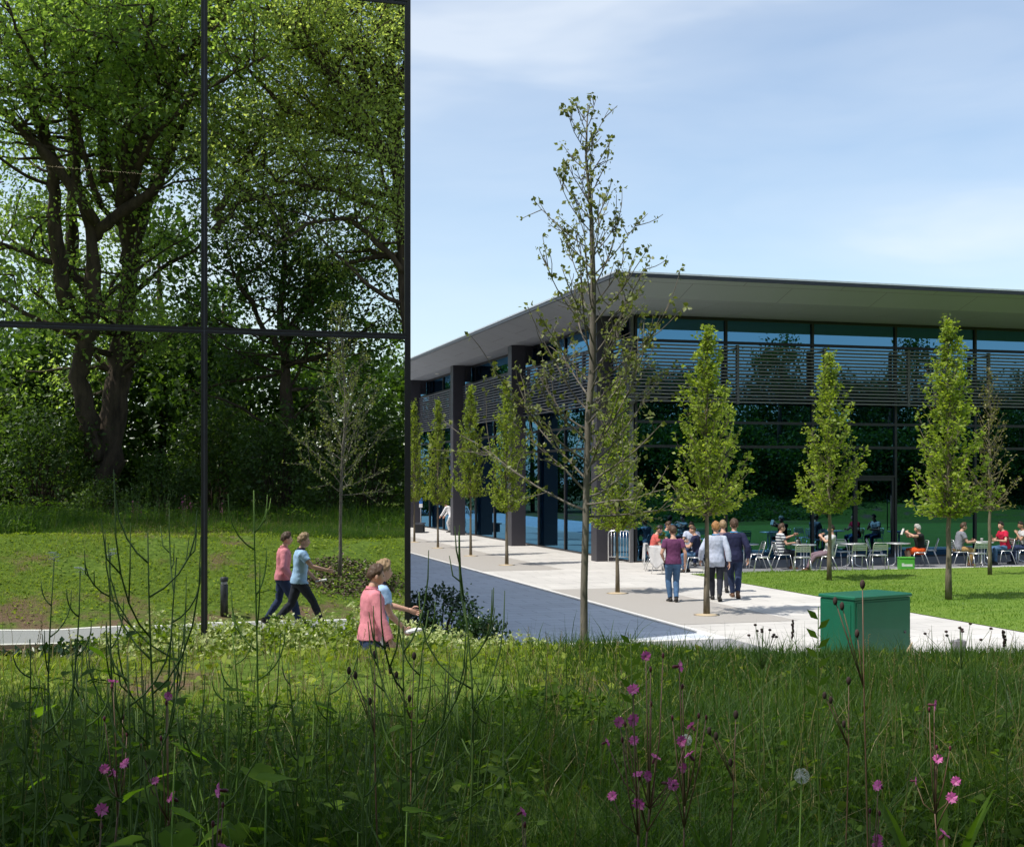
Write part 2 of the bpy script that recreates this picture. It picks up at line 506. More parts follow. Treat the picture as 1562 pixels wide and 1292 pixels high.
wpart(b, 'corner_post', M_black, GB, GBB)
b = MB(); b.box(xs[11], XR-0.15, GY+0.16, ys[13], HT-0.25, HT-0.05); b.box(xs[11]-0.03, XR+0.0155, GY-0.014, ys[13], HT+0.001, HT+0.06)
wpart(b, 'roof', M_roofg, GB, GBB)
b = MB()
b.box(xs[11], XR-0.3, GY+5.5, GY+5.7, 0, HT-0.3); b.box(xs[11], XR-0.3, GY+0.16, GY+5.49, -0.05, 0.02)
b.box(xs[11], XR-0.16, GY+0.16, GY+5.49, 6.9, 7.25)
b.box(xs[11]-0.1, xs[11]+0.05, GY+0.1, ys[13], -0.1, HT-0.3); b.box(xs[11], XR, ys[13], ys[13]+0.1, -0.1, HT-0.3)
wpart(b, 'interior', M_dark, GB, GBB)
# linear lamp glimpsed through the upper left pane
M_lamp, t, out = nt('warm_lamp'); e = t.nodes.new('ShaderNodeEmission'); e.inputs[0].default_value = (1, 0.72, 0.45, 1); e.inputs[1].default_value = 4.0
t.links.new(e.outputs[0], out.inputs[0])
b = MB(); b.box(0, 2.2, -0.008, 0.008, -0.008, 0.008)
lamp = b.build('strip_light', M_lamp); lamp.location = (-1.75, GY+2.6, 7.85); lamp.rotation_euler = (0, R(0.6), R(2))
tag(lamp, 'thin warm strip light glowing behind the upper left mirror pane', 'lamp')

# ------------------------------------------------------------------ cafe building
CB = (15.7, 39.5, 0)
CAFE = empty('cafe_building', CB, 0, 'long low glass cafe with a thin oversailing grey roof and louvres', 'building')
M_cglass = mat_mirror('teal_glass', (0.15, 0.38, 0.62), (0.06, 0.16, 0.17), 0.54, 0.0006)
M_cframe = mat_plain('anthracite_frame', (0.018, 0.018, 0.022), 0.4, 0, 0.5, 0.1)
M_pillar = mat_plain('plum_grey_steel', (0.045, 0.042, 0.053), 0.45, 0, 0.5, 0.06)
M_louv = mat_plain('louvre_aluminium', (0.15, 0.15, 0.16), 0.5, 0.2, 0.5, 0.08)
M_soff = slab_mat('soffit_panel', (0.335, 0.36, 0.405), 3.22, 1.6, 0.010, (0.14, 0.14, 0.15), 0.02, 0.6, 0.06)
M_edge = mat_plain('roof_edge_metal', (0.05, 0.052, 0.06), 0.4, 0.4)
M_cap = mat_plain('roof_cap_white', (0.62, 0.66, 0.68), 0.4, 0.3)
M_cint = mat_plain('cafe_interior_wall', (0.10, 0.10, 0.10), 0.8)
X0, Y0 = 15.7, 39.5
XE, YE = 75.0, 92.0
def cpart(mb, name, mat, parent=None): return wpart(mb, name, mat, parent or CAFE, CB)
# roof
ex, ey, fx, fy = 13.2, 34.4, 14.7, 35.7
b = MB()
b.add([(fx, fy, 8.1), (XE, fy, 8.1), (XE, YE, 8.1), (fx, YE, 8.1)], [(3, 2, 1, 0)])
b.add([(ex, ey, 8.50), (XE, ey, 8.50), (XE, fy, 8.1), (fx, fy, 8.1), (fx, YE, 8.1), (ex, YE, 8.50)], [(3, 2, 1, 0), (0, 5, 4, 3)])
cpart(b, 'soffit', M_soff)
b = MB(); b.box(ex-0.012, ex+0.05, ey-0.012, YE, 8.485, 8.585); b.box(ex+0.051, XE, ey-0.012, ey+0.05, 8.485, 8.585)
cpart(b, 'fascia', M_edge)
b = MB()
b.add([(ex-0.03, ey-0.03, 8.59), (XE, ey-0.03, 8.59), (XE, YE, 8.59), (ex-0.03, YE, 8.59),
       (ex-0.03, ey-0.03, 8.64), (XE, ey-0.03, 8.64), (XE, YE, 8.64), (ex-0.03, YE, 8.64),
       (ex+4, ey+4, 8.9), (XE, ey+4, 8.9), (XE, YE, 8.9), (ex+4, YE, 8.9)],
      [(0, 1, 5, 4), (0, 4, 7, 3), (1, 2, 6, 5), (4, 5, 9, 8), (4, 8, 11, 7), (8, 9, 10, 11), (3, 2, 1, 0)])
cpart(b, 'roof', M_cap)
# soffit downlights
M_dl = mat_plain('downlight_white', (0.75, 0.75, 0.72), 0.4)
for k in range(6):
    b = MB(); b.lathe([(0.10, 8.06), (0.13, 8.075), (0.13, 8.099)], (15.15, 45.3+9.9*k, 0), 16)
    cpart(b, 'downlight', M_dl)
# glazing bays
trans = [0.0, 3.8, 4.6, 7.27, 8.05]
def bay(axis, a0, a1, door=None):
    g = MB(); fr = MB(); h = 0.045
    for i in range(4):
        z0 = trans[i]+(0.06 if i == 0 else h); z1 = trans[i+1]-h
        segs = [(a0+h, a1-h)]
        if door and i == 0: segs = [(a0+h, door[0]-0.06)]
        for s0, s1 in segs:
            if s1-s0 < 0.1: continue
            if axis == 'x': g.add([(s0, Y0, z0), (s1, Y0, z0), (s1, Y0, z1), (s0, Y0, z1)], [(0, 1, 2, 3)])
            else: g.add([(X0, s0, z0), (X0, s1, z0), (X0, s1, z1), (X0, s0, z1)], [(0, 3, 2, 1)])
    if door:
        d0, d1 = door
        g.add([(d0, Y0, 2.84), (a1-h, Y0, 2.84), (a1-h, Y0, 3.75), (d0, Y0, 3.75)], [(0, 1, 2, 3)])
    o = cpart(g, 'window', M_cglass)
    def fb(s0, s1, z0, z1, p=0.06, q=0.12):
        if axis == 'x': fr.box(s0, s1, Y0-p, Y0+q, z0, z1)
        else: fr.box(X0-p, X0+q, s0, s1, z0, z1)
    fb(a0-h, a0+h, 0, 8.098)
    if door: fb(door[0]-0.06, door[0], 0, 3.754, 0.05)
    for z in trans[1:-1]: fb(a0+h+0.001, a1-h-0.001, z-h, z+h, 0.055)
    fb(a0+h+0.001, a1-h-0.001, 8.0, 8.097, 0.055); fb(a0+h+0.001, a1-h-0.001, 0.0, 0.06, 0.055)
    cpart(fr, 'frame', M_cframe, o)
    return o
BX = [15.82 + 3.23*k for k in range(19)]
for k in range(18): bay('x', BX[k], BX[k+1], (23.92, 25.5) if k == 2 else None)
BYs = [39.62 + 3.3*k for k in range(17)]
for k in range(16): bay('y', BYs[k], BYs[k+1])
# corner post (a bright thin edge)
b = MB(); b.cbox(15.60, 15.72, 39.40, 39.52, 0, 8.095, 0.01)
cpart(b, 'corner_post', M_louv)
# the entrance door
b = MB()
b.box(23.93, 24.02, Y0-0.03, Y0+0.06, 0.02, 2.76); b.box(25.37, 25.45, Y0-0.03, Y0+0.06, 0.02, 2.76)
b.box(24.021, 25.369, Y0-0.03, Y0+0.06, 2.66, 2.759); b.box(24.021, 25.369, Y0-0.03, Y0+0.06, 0.021, 0.12)
D = cpart(b, 'door', M_cframe)
b = MB(); b.add([(24.02, Y0+0.01, 0.12), (25.37, Y0+0.01, 0.12), (25.37, Y0+0.01, 2.66), (24.02, Y0+0.01, 2.66)], [(0, 1, 2, 3)])
cpart(b, 'door_glass', M_cglass, D)
b = MB(); b.tube([(25.28, Y0-0.1, 0.95), (25.28, Y0-0.1, 2.15)], 0.018, 8)
for z in (1.05, 2.05): b.tube([(25.28, Y0-0.1, z), (25.28, Y0+0.0, z)], 0.012, 6)
cpart(b, 'handle', M_louv, D)
b = MB(); b.box(23.87, 25.5, Y0-0.058, Y0+0.1, 2.77, 2.84)
cpart(b, 'door_head', M_cframe)
# pillars on the left side with a dark beam box over each
for k, py_ in enumerate([40.45, 50.4, 60.3, 70.2, 80.1]):
    b = MB(); b.cbox(14.72, 15.32, py_-0.27, py_+0.27, 0.0, 8.098, 0.012)
    p = cpart(b, 'pillar', M_pillar)
    b = MB(); b.box(15.321, 15.64, py_-0.2, py_+0.2, 7.35, 8.097)
    cpart(b, 'beam_box', M_pillar, p)
# the band of dark panels under the left soffit
# louvres
def louvre(axis, a0, a1, far):
    b = MB()
    n = 17
    for i in range(n):
        z = 5.26 + (7.08-5.26)*i/(n-1)
        if axis == 'x': b.box(a0+0.04, a1-0.04, far-0.045, far+0.045, z-0.025, z+0.025)
        else: b.box(far-0.045, far+0.045, a0+0.04, a1-0.04, z-0.025, z+0.025)
    o = cpart(b, 'louvre_panel', M_louv)
    for a in (a0+0.005, a1-0.04):
        b = MB()
        if axis == 'x':
            b.box(a, a+0.035, far-0.06, far+0.06, 5.2, 7.14); b.box(a+0.002, a+0.033, far+0.061, Y0-0.062, 7.0, 7.05); b.box(a+0.002, a+0.033, far+0.061, Y0-0.062, 5.3, 5.35)
        else:
            b.box(far-0.06, far+0.06, a, a+0.035, 5.2, 7.14); b.box(far+0.061, X0-0.062, a+0.002, a+0.033, 7.0, 7.05); b.box(far+0.061, X0-0.062, a+0.002, a+0.033, 5.3, 5.35)
        cpart(b, 'bracket', M_louv, o)
louvre('x', 15.3, BX[1]+0.16, 38.95)
for k in range(1, 18): louvre('x', BX[k]+0.16, BX[k+1]+0.16, 38.95)
louvre('y', 39.0, BYs[1], 15.25)
for k in range(1, 16): louvre('y', BYs[k], BYs[k+1], 15.25)
# interior
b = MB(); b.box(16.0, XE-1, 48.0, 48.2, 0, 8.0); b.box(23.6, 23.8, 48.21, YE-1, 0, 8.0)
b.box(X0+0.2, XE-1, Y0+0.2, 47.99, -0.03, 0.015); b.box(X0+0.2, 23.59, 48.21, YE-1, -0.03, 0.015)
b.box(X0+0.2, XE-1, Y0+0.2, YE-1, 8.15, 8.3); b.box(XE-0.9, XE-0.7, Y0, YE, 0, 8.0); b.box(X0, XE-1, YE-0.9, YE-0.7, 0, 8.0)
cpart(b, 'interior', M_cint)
# ------------------------------------------------------------------ trees
M_bark_p = mat_bark('young_bark', (0.10, 0.085, 0.06), (0.24, 0.205, 0.15), 14, 0.5)
M_bark_g = mat_bark('grey_bark', (0.10, 0.09, 0.074), (0.225, 0.20, 0.165), 12, 0.4)
M_bark_w = mat_bark('old_bark', (0.035, 0.026, 0.020), (0.12, 0.085, 0.062), 5, 0.9)
M_leaf_p = mat_leaf('pear_leaf', (0.105, 0.16, 0.022), (0.21, 0.285, 0.038), (0.36, 0.42, 0.09), 0.45, 1.4)
M_leaf_s = mat_leaf('sparse_leaf', (0.12, 0.10, 0.04), (0.17, 0.18, 0.045), (0.26, 0.23, 0.10), 0.3, 2.0)
M_leaf_t = mat_leaf('lime_leaf', (0.08, 0.10, 0.025), (0.15, 0.18, 0.05), (0.30, 0.32, 0.15), 0.3, 3.0)
M_leaf_w = mat_leaf('wood_leaf', (0.085, 0.14, 0.042), (0.15, 0.225, 0.06), (0.26, 0.34, 0.11), 0.58, 0.35, 0.36, 0.5, (2.9, 2.8, 1.3))
M_leaf_f = mat_leaf('fine_leaf', (0.14, 0.19, 0.06), (0.23, 0.285, 0.09), (0.35, 0.40, 0.17), 0.6, 0.35, 0.36, 0.5, (2.8, 2.7, 1.4))
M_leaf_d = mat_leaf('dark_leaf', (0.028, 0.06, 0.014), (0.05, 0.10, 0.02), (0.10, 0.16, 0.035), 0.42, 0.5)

M_leaf_sh = mat_leaf('shaded_shrub_leaf', (0.03, 0.06, 0.015), (0.055, 0.10, 0.024), (0.11, 0.17, 0.045), 0.42, 0.6)  # shade of the wood edge is put into this darker leaf colour

def polyline(p, d, L, n, rng, wob, upt):
    pts = [Vector(p)]; d = Vector(d).normalized()
    for i in range(n):
        d = (d + Vector(rng.normal(0, wob, 3)) + Vector((0, 0, upt))).normalized()
        pts.append(pts[-1] + d*(L/n))
    return pts

def pear_tree(seed, H, W, zc, nb, per, ls, leafmat, barkmat, r0=0.06, dens=1.0):
    rng = np.random.default_rng(seed)
    mb = MB(); P = []; Dd = []
    tr = [Vector((0, 0, -0.05))]
    for i in range(1, 13): tr.append(Vector((rng.normal(0, 0.012*i/4), rng.normal(0, 0.012*i/4), H*i/12)))
    mb.tube(tr, [r0*1.25, r0*1.05] + [max(0.008, r0*(1-i/12.6)) for i in range(2, 13)], 8)
    def trunk(z):
        k = min(11.999, max(0, z/H*12)); i = int(k); return tr[i].lerp(tr[i+1], k-i)
    for i in range(nb):
        s = (i+0.5)/nb
        zend = zc + (H-zc)*s**0.92
        rr = W*max(0.03, (1-s)**0.75)*(0.62+0.38*min(1, s/0.12))*rng.uniform(0.5, 1.25)
        zs = max(zc-0.05+0.2*s, zend - rr*rng.uniform(0.8, 1.4) - 0.12)
        az = i*2.39996 + rng.normal(0, 0.3)
        out = Vector((math.cos(az), math.sin(az), 0))
        p0 = trunk(zs); p3 = trunk(zend) + out*rr
        p3.z = zend
        p1 = p0 + out*rr*0.45 + Vector((0, 0, (zend-zs)*0.25))
        pts = []
        for k in range(7):
            u = k/6
            q = p0*(1-u)**2 + p1*2*u*(1-u) + p3*u*u
            pts.append(q + Vector(rng.normal(0, 0.012, 3)))
        rb = 0.006 + 0.014*(1-s)
        mb.tube(pts, [rb*(1-0.75*k/6) for k in range(7)], 5, cap=False)
        for k in range(int(per*(0.45+rr/W))):
            u = rng.uniform(0.22, 1.04); kk = min(5.999, u*6); j = int(kk)
            q = pts[j].lerp(pts[j+1], min(1.05, kk-j))
            tdir = (pts[j+1]-pts[j]).normalized()
            if rng.random() < 0.45:
                tw = Vector(rng.normal(0, 1, 3)).normalized()*rng.uniform(0.05, 0.17); tw.z = abs(tw.z)
                mb.tube([q, q+tw*0.55, q+tw], [0.004, 0.003, 0.002], 4, cap=False); q = q+tw
            m = rng.integers(2, 6)
            for _ in range(m):
                P.append(tuple(q + Vector(rng.normal(0, 0.035, 3)))); Dd.append((out.x*0.6+tdir.x, out.y*0.6+tdir.y, 0.1))
    P = np.array(P); Dd = np.array(Dd)
    keep = rng.random(len(P)) < dens
    P = P[keep]; Dd = Dd[keep]
    V, Fc = leaves_np(P, Dd, rng.uniform(ls*0.7, ls*1.25, len(P)), rng, 0.95, 0.9, 0.3)
    return mb, V, Fc

def place_tree(mb, V, Fc, bark, leaf, loc, rz, sc, label, group=None, name='pear_tree'):
    root = empty(name, loc, rz, label, 'tree', group); root.scale = sc
    mb.build('trunk', bark, root)
    link('crown', np_mesh('crown', V, Fc), root, [leaf])
    return root

PG = 'young columnar trees on the plaza'
A1 = pear_tree(11, 6.0, 1.02, 2.12, 120, 16, 0.086, M_leaf_p, M_bark_p)
A2 = pear_tree(23, 6.0, 1.02, 1.80, 116, 16, 0.086, M_leaf_p, M_bark_p)
A3 = pear_tree(37, 6.0, 0.96, 1.80, 114, 16, 0.086, M_leaf_p, M_bark_p)
S1 = pear_tree(41, 6.0, 0.85, 1.9, 90, 7, 0.075, M_leaf_s, M_bark_p, 0.055, 0.6)
def tree_at(spec, px, py, top, wf, rz, label, leaf=M_leaf_p, z=0.0):
    g = ground(px, py, z); d = w2cam(g.x, g.y)[1]
    h = (py-top)/F*d
    return place_tree(*spec, M_bark_p, leaf, (g.x, g.y, z), rz, (wf*h/6, wf*h/6, h/6), label, PG)
tA = tree_at(A1, 1078, 938, 497, 0.98, 0.4, 'full leafy young tree beside the three walking men, in the gravel bed')
tB = tree_at(A2, 1265, 885, 537, 1.02, 1.5, 'young leafy tree on the lawn behind the green cabinet', z=0.07)
tC = tree_at(A3, 1447, 914, 487, 1.05, 2.5, 'tallest leafy tree on the lawn right of the green cabinet', z=0.09)
tD = tree_at(S1, 1510, 877, 560, 1.0, 0.2, 'thin half bare brownish tree on the lawn near the right edge', M_leaf_s, z=0.08)
tE = tree_at(A2, 942, 905, 575, 0.95, 4.0, 'young tree just behind the tall sparse tree, in the gravel bed')
def tcopy(src, px, py, top, wf, rz, label):
    g = ground(px, py); d = w2cam(g.x, g.y)[1]; h = (py-top)/F*d
    c = copy_tree(src); c.location = g; c.rotation_euler = (0, 0, rz); c.scale = (wf*h/6, wf*h/6, h/6); c['label'] = label
    return c
tcopy(tC, 773, 862, 580, 0.86, 1.1, 'nearest tree of the far row along the cafe side, left of the sparse tree')
tcopy(tA, 718, 848, 588, 0.72, 2.9, 'second nearest tree of the far row, between two cafe pillars')
tcopy(tB, 668, 836, 610, 0.70, 5.1, 'third tree of the far row, just left of the second cafe pillar')
tcopy(tC, 632, 827, 612, 0.72, 0.3, 'farthest tree of the row, touching the edge of the mirror building')

# wood chip ring round each plaza tree
M_chip = mat_plain('tree_pit_chippings', (0.55, 0.44, 0.29), 0.95, var=0.2, scale=70, bmp=0.8, bscale=90)
for i, (px, py) in enumerate([(1078, 938), (942, 905), (773, 862), (718, 848), (668, 836), (632, 827)]):
    g = ground(px, py); b = MB(); rr = 0.27
    b.lathe([(0.03, 0.035), (rr*0.6, 0.018), (rr, 0.006)], (0, 0, 0), 20)
    o = b.build('tree_pit', M_chip); o.location = g; tag(o, kind='structure')

# tall sparse lime tree on the bank
rng = np.random.default_rng(5)
TD = 12.68
tb = at(893, 900, TD); TX, TY = tb.x, tb.y; TZ = bz(TX, TY)
ldr = [Vector((TX, TY, TZ-0.1)) - Vector((0.03, 0, 0))]
for px, py in [(891, 985), (891, 900), (894, 780), (897, 640), (904, 560), (905, 430), (902, 330), (894, 240), (895, 200), (897, 160)]:
    ldr.append(at(px, py, TD + rng.normal(0, 0.015)))
base = Vector((TX, TY, TZ))
ldr = [p-base for p in ldr]
mb = MB()
mb.tube(ldr, [0.046, 0.040, 0.036, 0.034, 0.031, 0.038, 0.028, 0.02, 0.013, 0.009, 0.004], 9)
zs = [p.z for p in ldr]
def on_leader(z):
    for i in range(len(ldr)-1):
        if zs[i] <= z <= zs[i+1]:
            return ldr[i].lerp(ldr[i+1], (z-zs[i])/(zs[i+1]-zs[i])), i
    return ldr[-1].copy(), len(ldr)-2
P = []; Dd = []; top = zs[-1]
def twig_leaves(pts, a, nmin, nmax, tip=True):
    L = sum((pts[i+1]-pts[i]).length for i in range(len(pts)-1))
    for _ in range(int(L*10*a)):
        k = rng.uniform(0.25, 1)*(len(pts)-1.001); j = int(k)
        q = pts[j].lerp(pts[j+1], k-j)
        for _ in range(rng.integers(nmin, nmax)):
            P.append(tuple(q+Vector(rng.normal(0, 0.016, 3)))); Dd.append(tuple(Vector(rng.normal(0, 0.6, 3))+Vector((0, 0, -0.1))))
    if tip:
        for _ in range(rng.integers(3, 7)):
            P.append(tuple(pts[-1]+Vector(rng.normal(0, 0.02, 3)))); Dd.append(tuple(rng.normal(0, 0.7, 3)))
nb = 66
for i in range(nb):
    s = (i/(nb-1))**1.0
    z = 1.72 + (top-0.12-1.72)*s
    p, li = on_leader(z)
    az = i*2.39996 + rng.normal(0, 0.35)
    L = (1.25*(1-s)**0.8 + 0.22)*rng.uniform(0.65, 1.15)
    el = R(rng.normal(30 + 22*s, 9)) if s > 0.06 else R(rng.normal(14, 6))
    d = Vector((math.cos(az)*math.cos(el), math.sin(az)*math.cos(el), math.sin(el)))
    pts = polyline(p, d, L, 8, rng, 0.07, 0.07 if s > 0.08 else 0.02)
    r0 = 0.0036 + 0.0080*(1-s)**1.2
    mb.tube(pts, [r0*(1-0.72*k/8)+0.0012 for k in range(9)], 6, cap=False)
    twig_leaves(pts, 0.40+1.0*(1-s), 1, 3+int(s < 0.5))
    for _ in range(int(2+L*4.5)):
        k = rng.uniform(0.2, 0.92)*8; j = min(7, int(k))
        q = pts[j].lerp(pts[j+1], k-j)
        dd = (pts[j+1]-pts[j]).normalized() + Vector(rng.normal(0, 0.55, 3)) + Vector((0, 0, 0.25))
        l2 = L*rng.uniform(0.14, 0.42)
        t2 = polyline(q, dd, l2, 4, rng, 0.10, 0.06)
        mb.tube(t2, [0.0042*(1-0.6*k2/4)+0.001 for k2 in range(5)], 5, cap=False)
        twig_leaves(t2, 0.9, 1, 3, rng.random() < 0.7)
P = np.array(P); Dd = np.array(Dd)
V, Fc = leaves_np(P, Dd, rng.uniform(0.030, 0.066, len(P)), rng, 1.05, 0.7, 0.1)
LT = place_tree(mb, V, Fc, M_bark_g, M_leaf_t, base, 0, (1, 1, 1), 'tall sparse young tree with few small leaves standing in front of the cafe', name='lime_tree')

# mulch ring round its base
rng = np.random.default_rng(6)
M_mulch = mat_leaf('bark_mulch', (0.05, 0.032, 0.02), (0.12, 0.08, 0.055), (0.24, 0.17, 0.12), 0.0, 8.0)
n = 2600; rr = 1.05*np.sqrt(rng.random(n))*(1+0.15*np.sin(rng.uniform(0, 6.28, n)*3)); an = rng.uniform(0, 2*np.pi, n)
P = np.stack([TX+0.15+rr*np.cos(an)*1.15, TY+0.1+rr*np.sin(an)*0.9, np.zeros(n)], 1); P[:, 2] = bank(P[:, 0], P[:, 1]) + 0.012
V, Fc = leaves_np(P, rng.normal(0, 1, (n, 3))*np.array([1, 1, 0.25]), rng.uniform(0.04, 0.09, n), rng, 0.9, 0.3, 0.8)
tag(link('mulch', np_mesh('mulch', V, Fc, False), None, [M_mulch]), kind='stuff')

# ---- the old many-stemmed tree behind the camera, as the mirror shows it
def big_tree(name, stems, seed, label, leaf, bark, nbr, leaf_n, lsize, D, zmin=5.0, spread=0.42, lo=0.28):
    """stems: list of (pixel polyline in the mirror, r0, r1, depth shift start, end)"""
    rng = np.random.default_rng(seed)
    mb = MB(); tips = []
    base = None
    for pl, r0, r1, s0, s1 in stems:
        pts = []
        m = len(pl)
        for i, (px, py) in enumerate(pl):
            u = i/(m-1)
            p = refl(px, py, D)
            p.y -= (s0 + (s1-s0)*u)
            pts.append(p)
        if base is None: base = Vector((pts[0].x, pts[0].y, bz(pts[0].x, pts[0].y)-0.2)); pts[0].z = min(pts[0].z, base.z)
        # subdivide with a little wander
        fine = []
        for i in range(m-1):
            a, b_ = pts[i], pts[i+1]
            for k in range(4):
                q = a.lerp(b_, k/4)
                if 0 < i or k: q = q + Vector(rng.normal(0, 0.05*(0.4+r0), 3))
                fine.append(q)
        fine.append(pts[-1])
        fine = [p-base for p in fine]
        nn = len(fine)
        mb.tube(fine, [r0+(r1-r0)*(k/(nn-1))**0.8 for k in range(nn)], 10)
        L = sum((fine[i+1]-fine[i]).length for i in range(nn-1))
        for _ in range(max(2, int(L*nbr))):
            u = rng.uniform(lo, 1.0); j = min(nn-2, int(u*(nn-1)))
            p = fine[j]
            if p.z + base.z < zmin: continue
            az = rng.uniform(0, 2*math.pi); el = rng.uniform(-0.15, 0.8)
            d = Vector((math.cos(az)*math.cos(el), math.sin(az)*math.cos(el), math.sin(el)))
            l1 = rng.uniform(1.6, 4.2)*(1.15-0.4*u)
            rb = (r0+(r1-r0)*u)*rng.uniform(0.18, 0.34)+0.008
            b1 = polyline(p, d, l1, 6, rng, 0.16, 0.06)
            mb.tube(b1, [rb*(1-0.8*k/6)+0.006 for k in range(7)], 6, cap=False)
            for _ in range(rng.integers(3, 7)):
                k = rng.integers(2, 7)
                d2 = (b1[min(k, 6)]-b1[max(0, k-1)]).normalized() + Vector(rng.normal(0, 0.6, 3))
                b2 = polyline(b1[k], d2, rng.uniform(0.7, 1.9), 4, rng, 0.2, 0.03)
                mb.tube(b2, [0.011*(1-0.8*q/4)+0.003 for q in range(5)], 4, cap=False)
                for q in range(1, 5): tips.append((tuple(b2[q]), tuple(d2)))
    tp = np.array([a for a, _ in tips]); td = np.array([b_ for _, b_ in tips])
    idx = rng.integers(0, len(tp), leaf_n)
    P = tp[idx] + rng.normal(0, spread, (leaf_n, 3))*np.array([1, 1, 0.75])
    V, Fc = leaves_np(P, td[idx]*0.4+np.array([0, 0, -0.3]), rng.uniform(lsize*0.6, lsize*1.3, leaf_n), rng, 0.85, 0.8, 0.35)
    root = empty(name, base, 0, label, 'tree')
    mb.build('trunk', bark, root)
    link('crown', np_mesh('crown', V, Fc), root, [leaf])
    return root

ST1 = [
    ([(152, 745), (158, 700), (168, 620), (182, 560), (190, 490), (205, 348), (186, 266), (209, 172), (196, 82), (184, -30), (190, -140)], 0.60, 0.10, 0, 1.5),
    ([(140, 700), (132, 640), (118, 580), (130, 520), (142, 471), (141, 369), (119, 287), (112, 184), (117, 100), (124, -20), (110, -150)], 0.36, 0.06, -0.4, -2.5),
    ([(141, 375), (175, 350), (230, 312), (262, 250), (283, 197), (305, 110), (318, 10)], 0.22, 0.05, -1.2, -3.5),
    ([(140, 460), (110, 420), (70, 405), (10, 392), (-60, 350)], 0.16, 0.05, -0.8, -2.5),
    ([(190, 400), (225, 300), (255, 215), (272, 130), (277, 40), (280, -90)], 0.26, 0.06, 0.5, 3.5),
    ([(110, 480), (88, 350), (86, 285), (74, 220), (38, 145), (0, 38), (-30, -60)], 0.24, 0.06, -1.5, -3.0),
    ([(104, 420), (108, 290), (98, 110), (83, -10), (80, -120)], 0.22, 0.06, 1.0, 2.0),
    ([(150, 360), (70, 260), (-20, 190), (-130, 130)], 0.20, 0.05, -2.0, -6.5),
    ([(190, 330), (240, 200), (330, 90), (400, -10)], 0.2, 0.05, -1.5, -7.2),
    ([(170, 300), (150, 150), (60, 20), (20, -120)], 0.2, 0.05, -2.0, -6.0),
    ([(186, 330), (200, 230), (215, 150), (240, 60)], 0.13, 0.04, -1.5, -6.8),  # this and the following limbs are added, reaching forward to shade the foreground
    ([(186, 330), (230, 250), (300, 200), (380, 180)], 0.12, 0.04, -1.5, -6.8),
    ([(160, 330), (120, 230), (70, 170), (40, 120)], 0.12, 0.04, -1.5, -7.2),
]
big_tree('ash_tree', ST1, 3, 'huge old many stemmed tree seen in the left mirror panes', M_leaf_w, M_bark_w, 2.3, 80000, 0.155, 43.0, 5.0, 0.34)
ST2 = [
    ([(650, 740), (640, 600), (625, 420), (612, 300), (606, 170), (596, 70), (585, -60), (590, -160)], 0.45, 0.08, 0, 0.5),
    ([(622, 420), (560, 360), (520, 340), (470, 352), (400, 400)], 0.10, 0.03, 0, -2),
    ([(612, 330), (520, 295), (420, 280), (380, 245), (350, 260)], 0.10, 0.03, 0, -1),
    ([(330, 330), (372, 270), (395, 205), (440, 160), (480, 110), (520, 40)], 0.13, 0.03, 0, 1.0),
    ([(330, 355), (375, 300), (430, 285), (500, 270), (560, 230)], 0.12, 0.03, 0, 2.0),
    ([(606, 200), (540, 120), (480, 40), (440, -60)], 0.17, 0.04, 0, -3),
    ([(600, 150), (680, 60), (740, -60)], 0.17, 0.04, 0, 1),
    ([(598, 80), (640, -20), (660, -140)], 0.15, 0.04, 0, -2),
    ([(604, 230), (520, 215), (430, 190), (350, 120)], 0.15, 0.04, 0, -2.5),
    ([(600, 120), (540, 60), (500, -20), (480, -90)], 0.15, 0.04, 0, -1),
    ([(605, 260), (560, 240), (500, 160), (420, 110)], 0.15, 0.04, 0, -3.5),
    ([(605, 180), (520, 160), (400, 60), (350, -40)], 0.17, 0.04, 0, -4),
]
big_tree('beech_tree', ST2, 8, 'fine leaved tree with a dark trunk at the right edge of the mirror', M_leaf_f, M_bark_w, 3.2, 84000, 0.12, 40.5, 4.0, 0.36, 0.2)
ST3 = [
    ([(440, 760), (436, 600), (430, 480), (440, 380), (430, 300)], 0.26, 0.06, 0, 0.5),
    ([(436, 560), (400, 500), (360, 430), (340, 380)], 0.12, 0.03, 0, -1.5),
    ([(434, 520), (480, 450), (520, 400), (560, 370)], 0.12, 0.03, 0, 1.5),
    ([(432, 560), (500, 540), (560, 500)], 0.10, 0.03, 0, -2.0),
]
big_tree('hawthorn_tree', ST3, 9, 'low dark understorey tree in the right mirror panes below the fine leaved tree', M_leaf_d, M_bark_w, 4.0, 16000, 0.17, 44.0, 3.0, 0.45, 0.15)

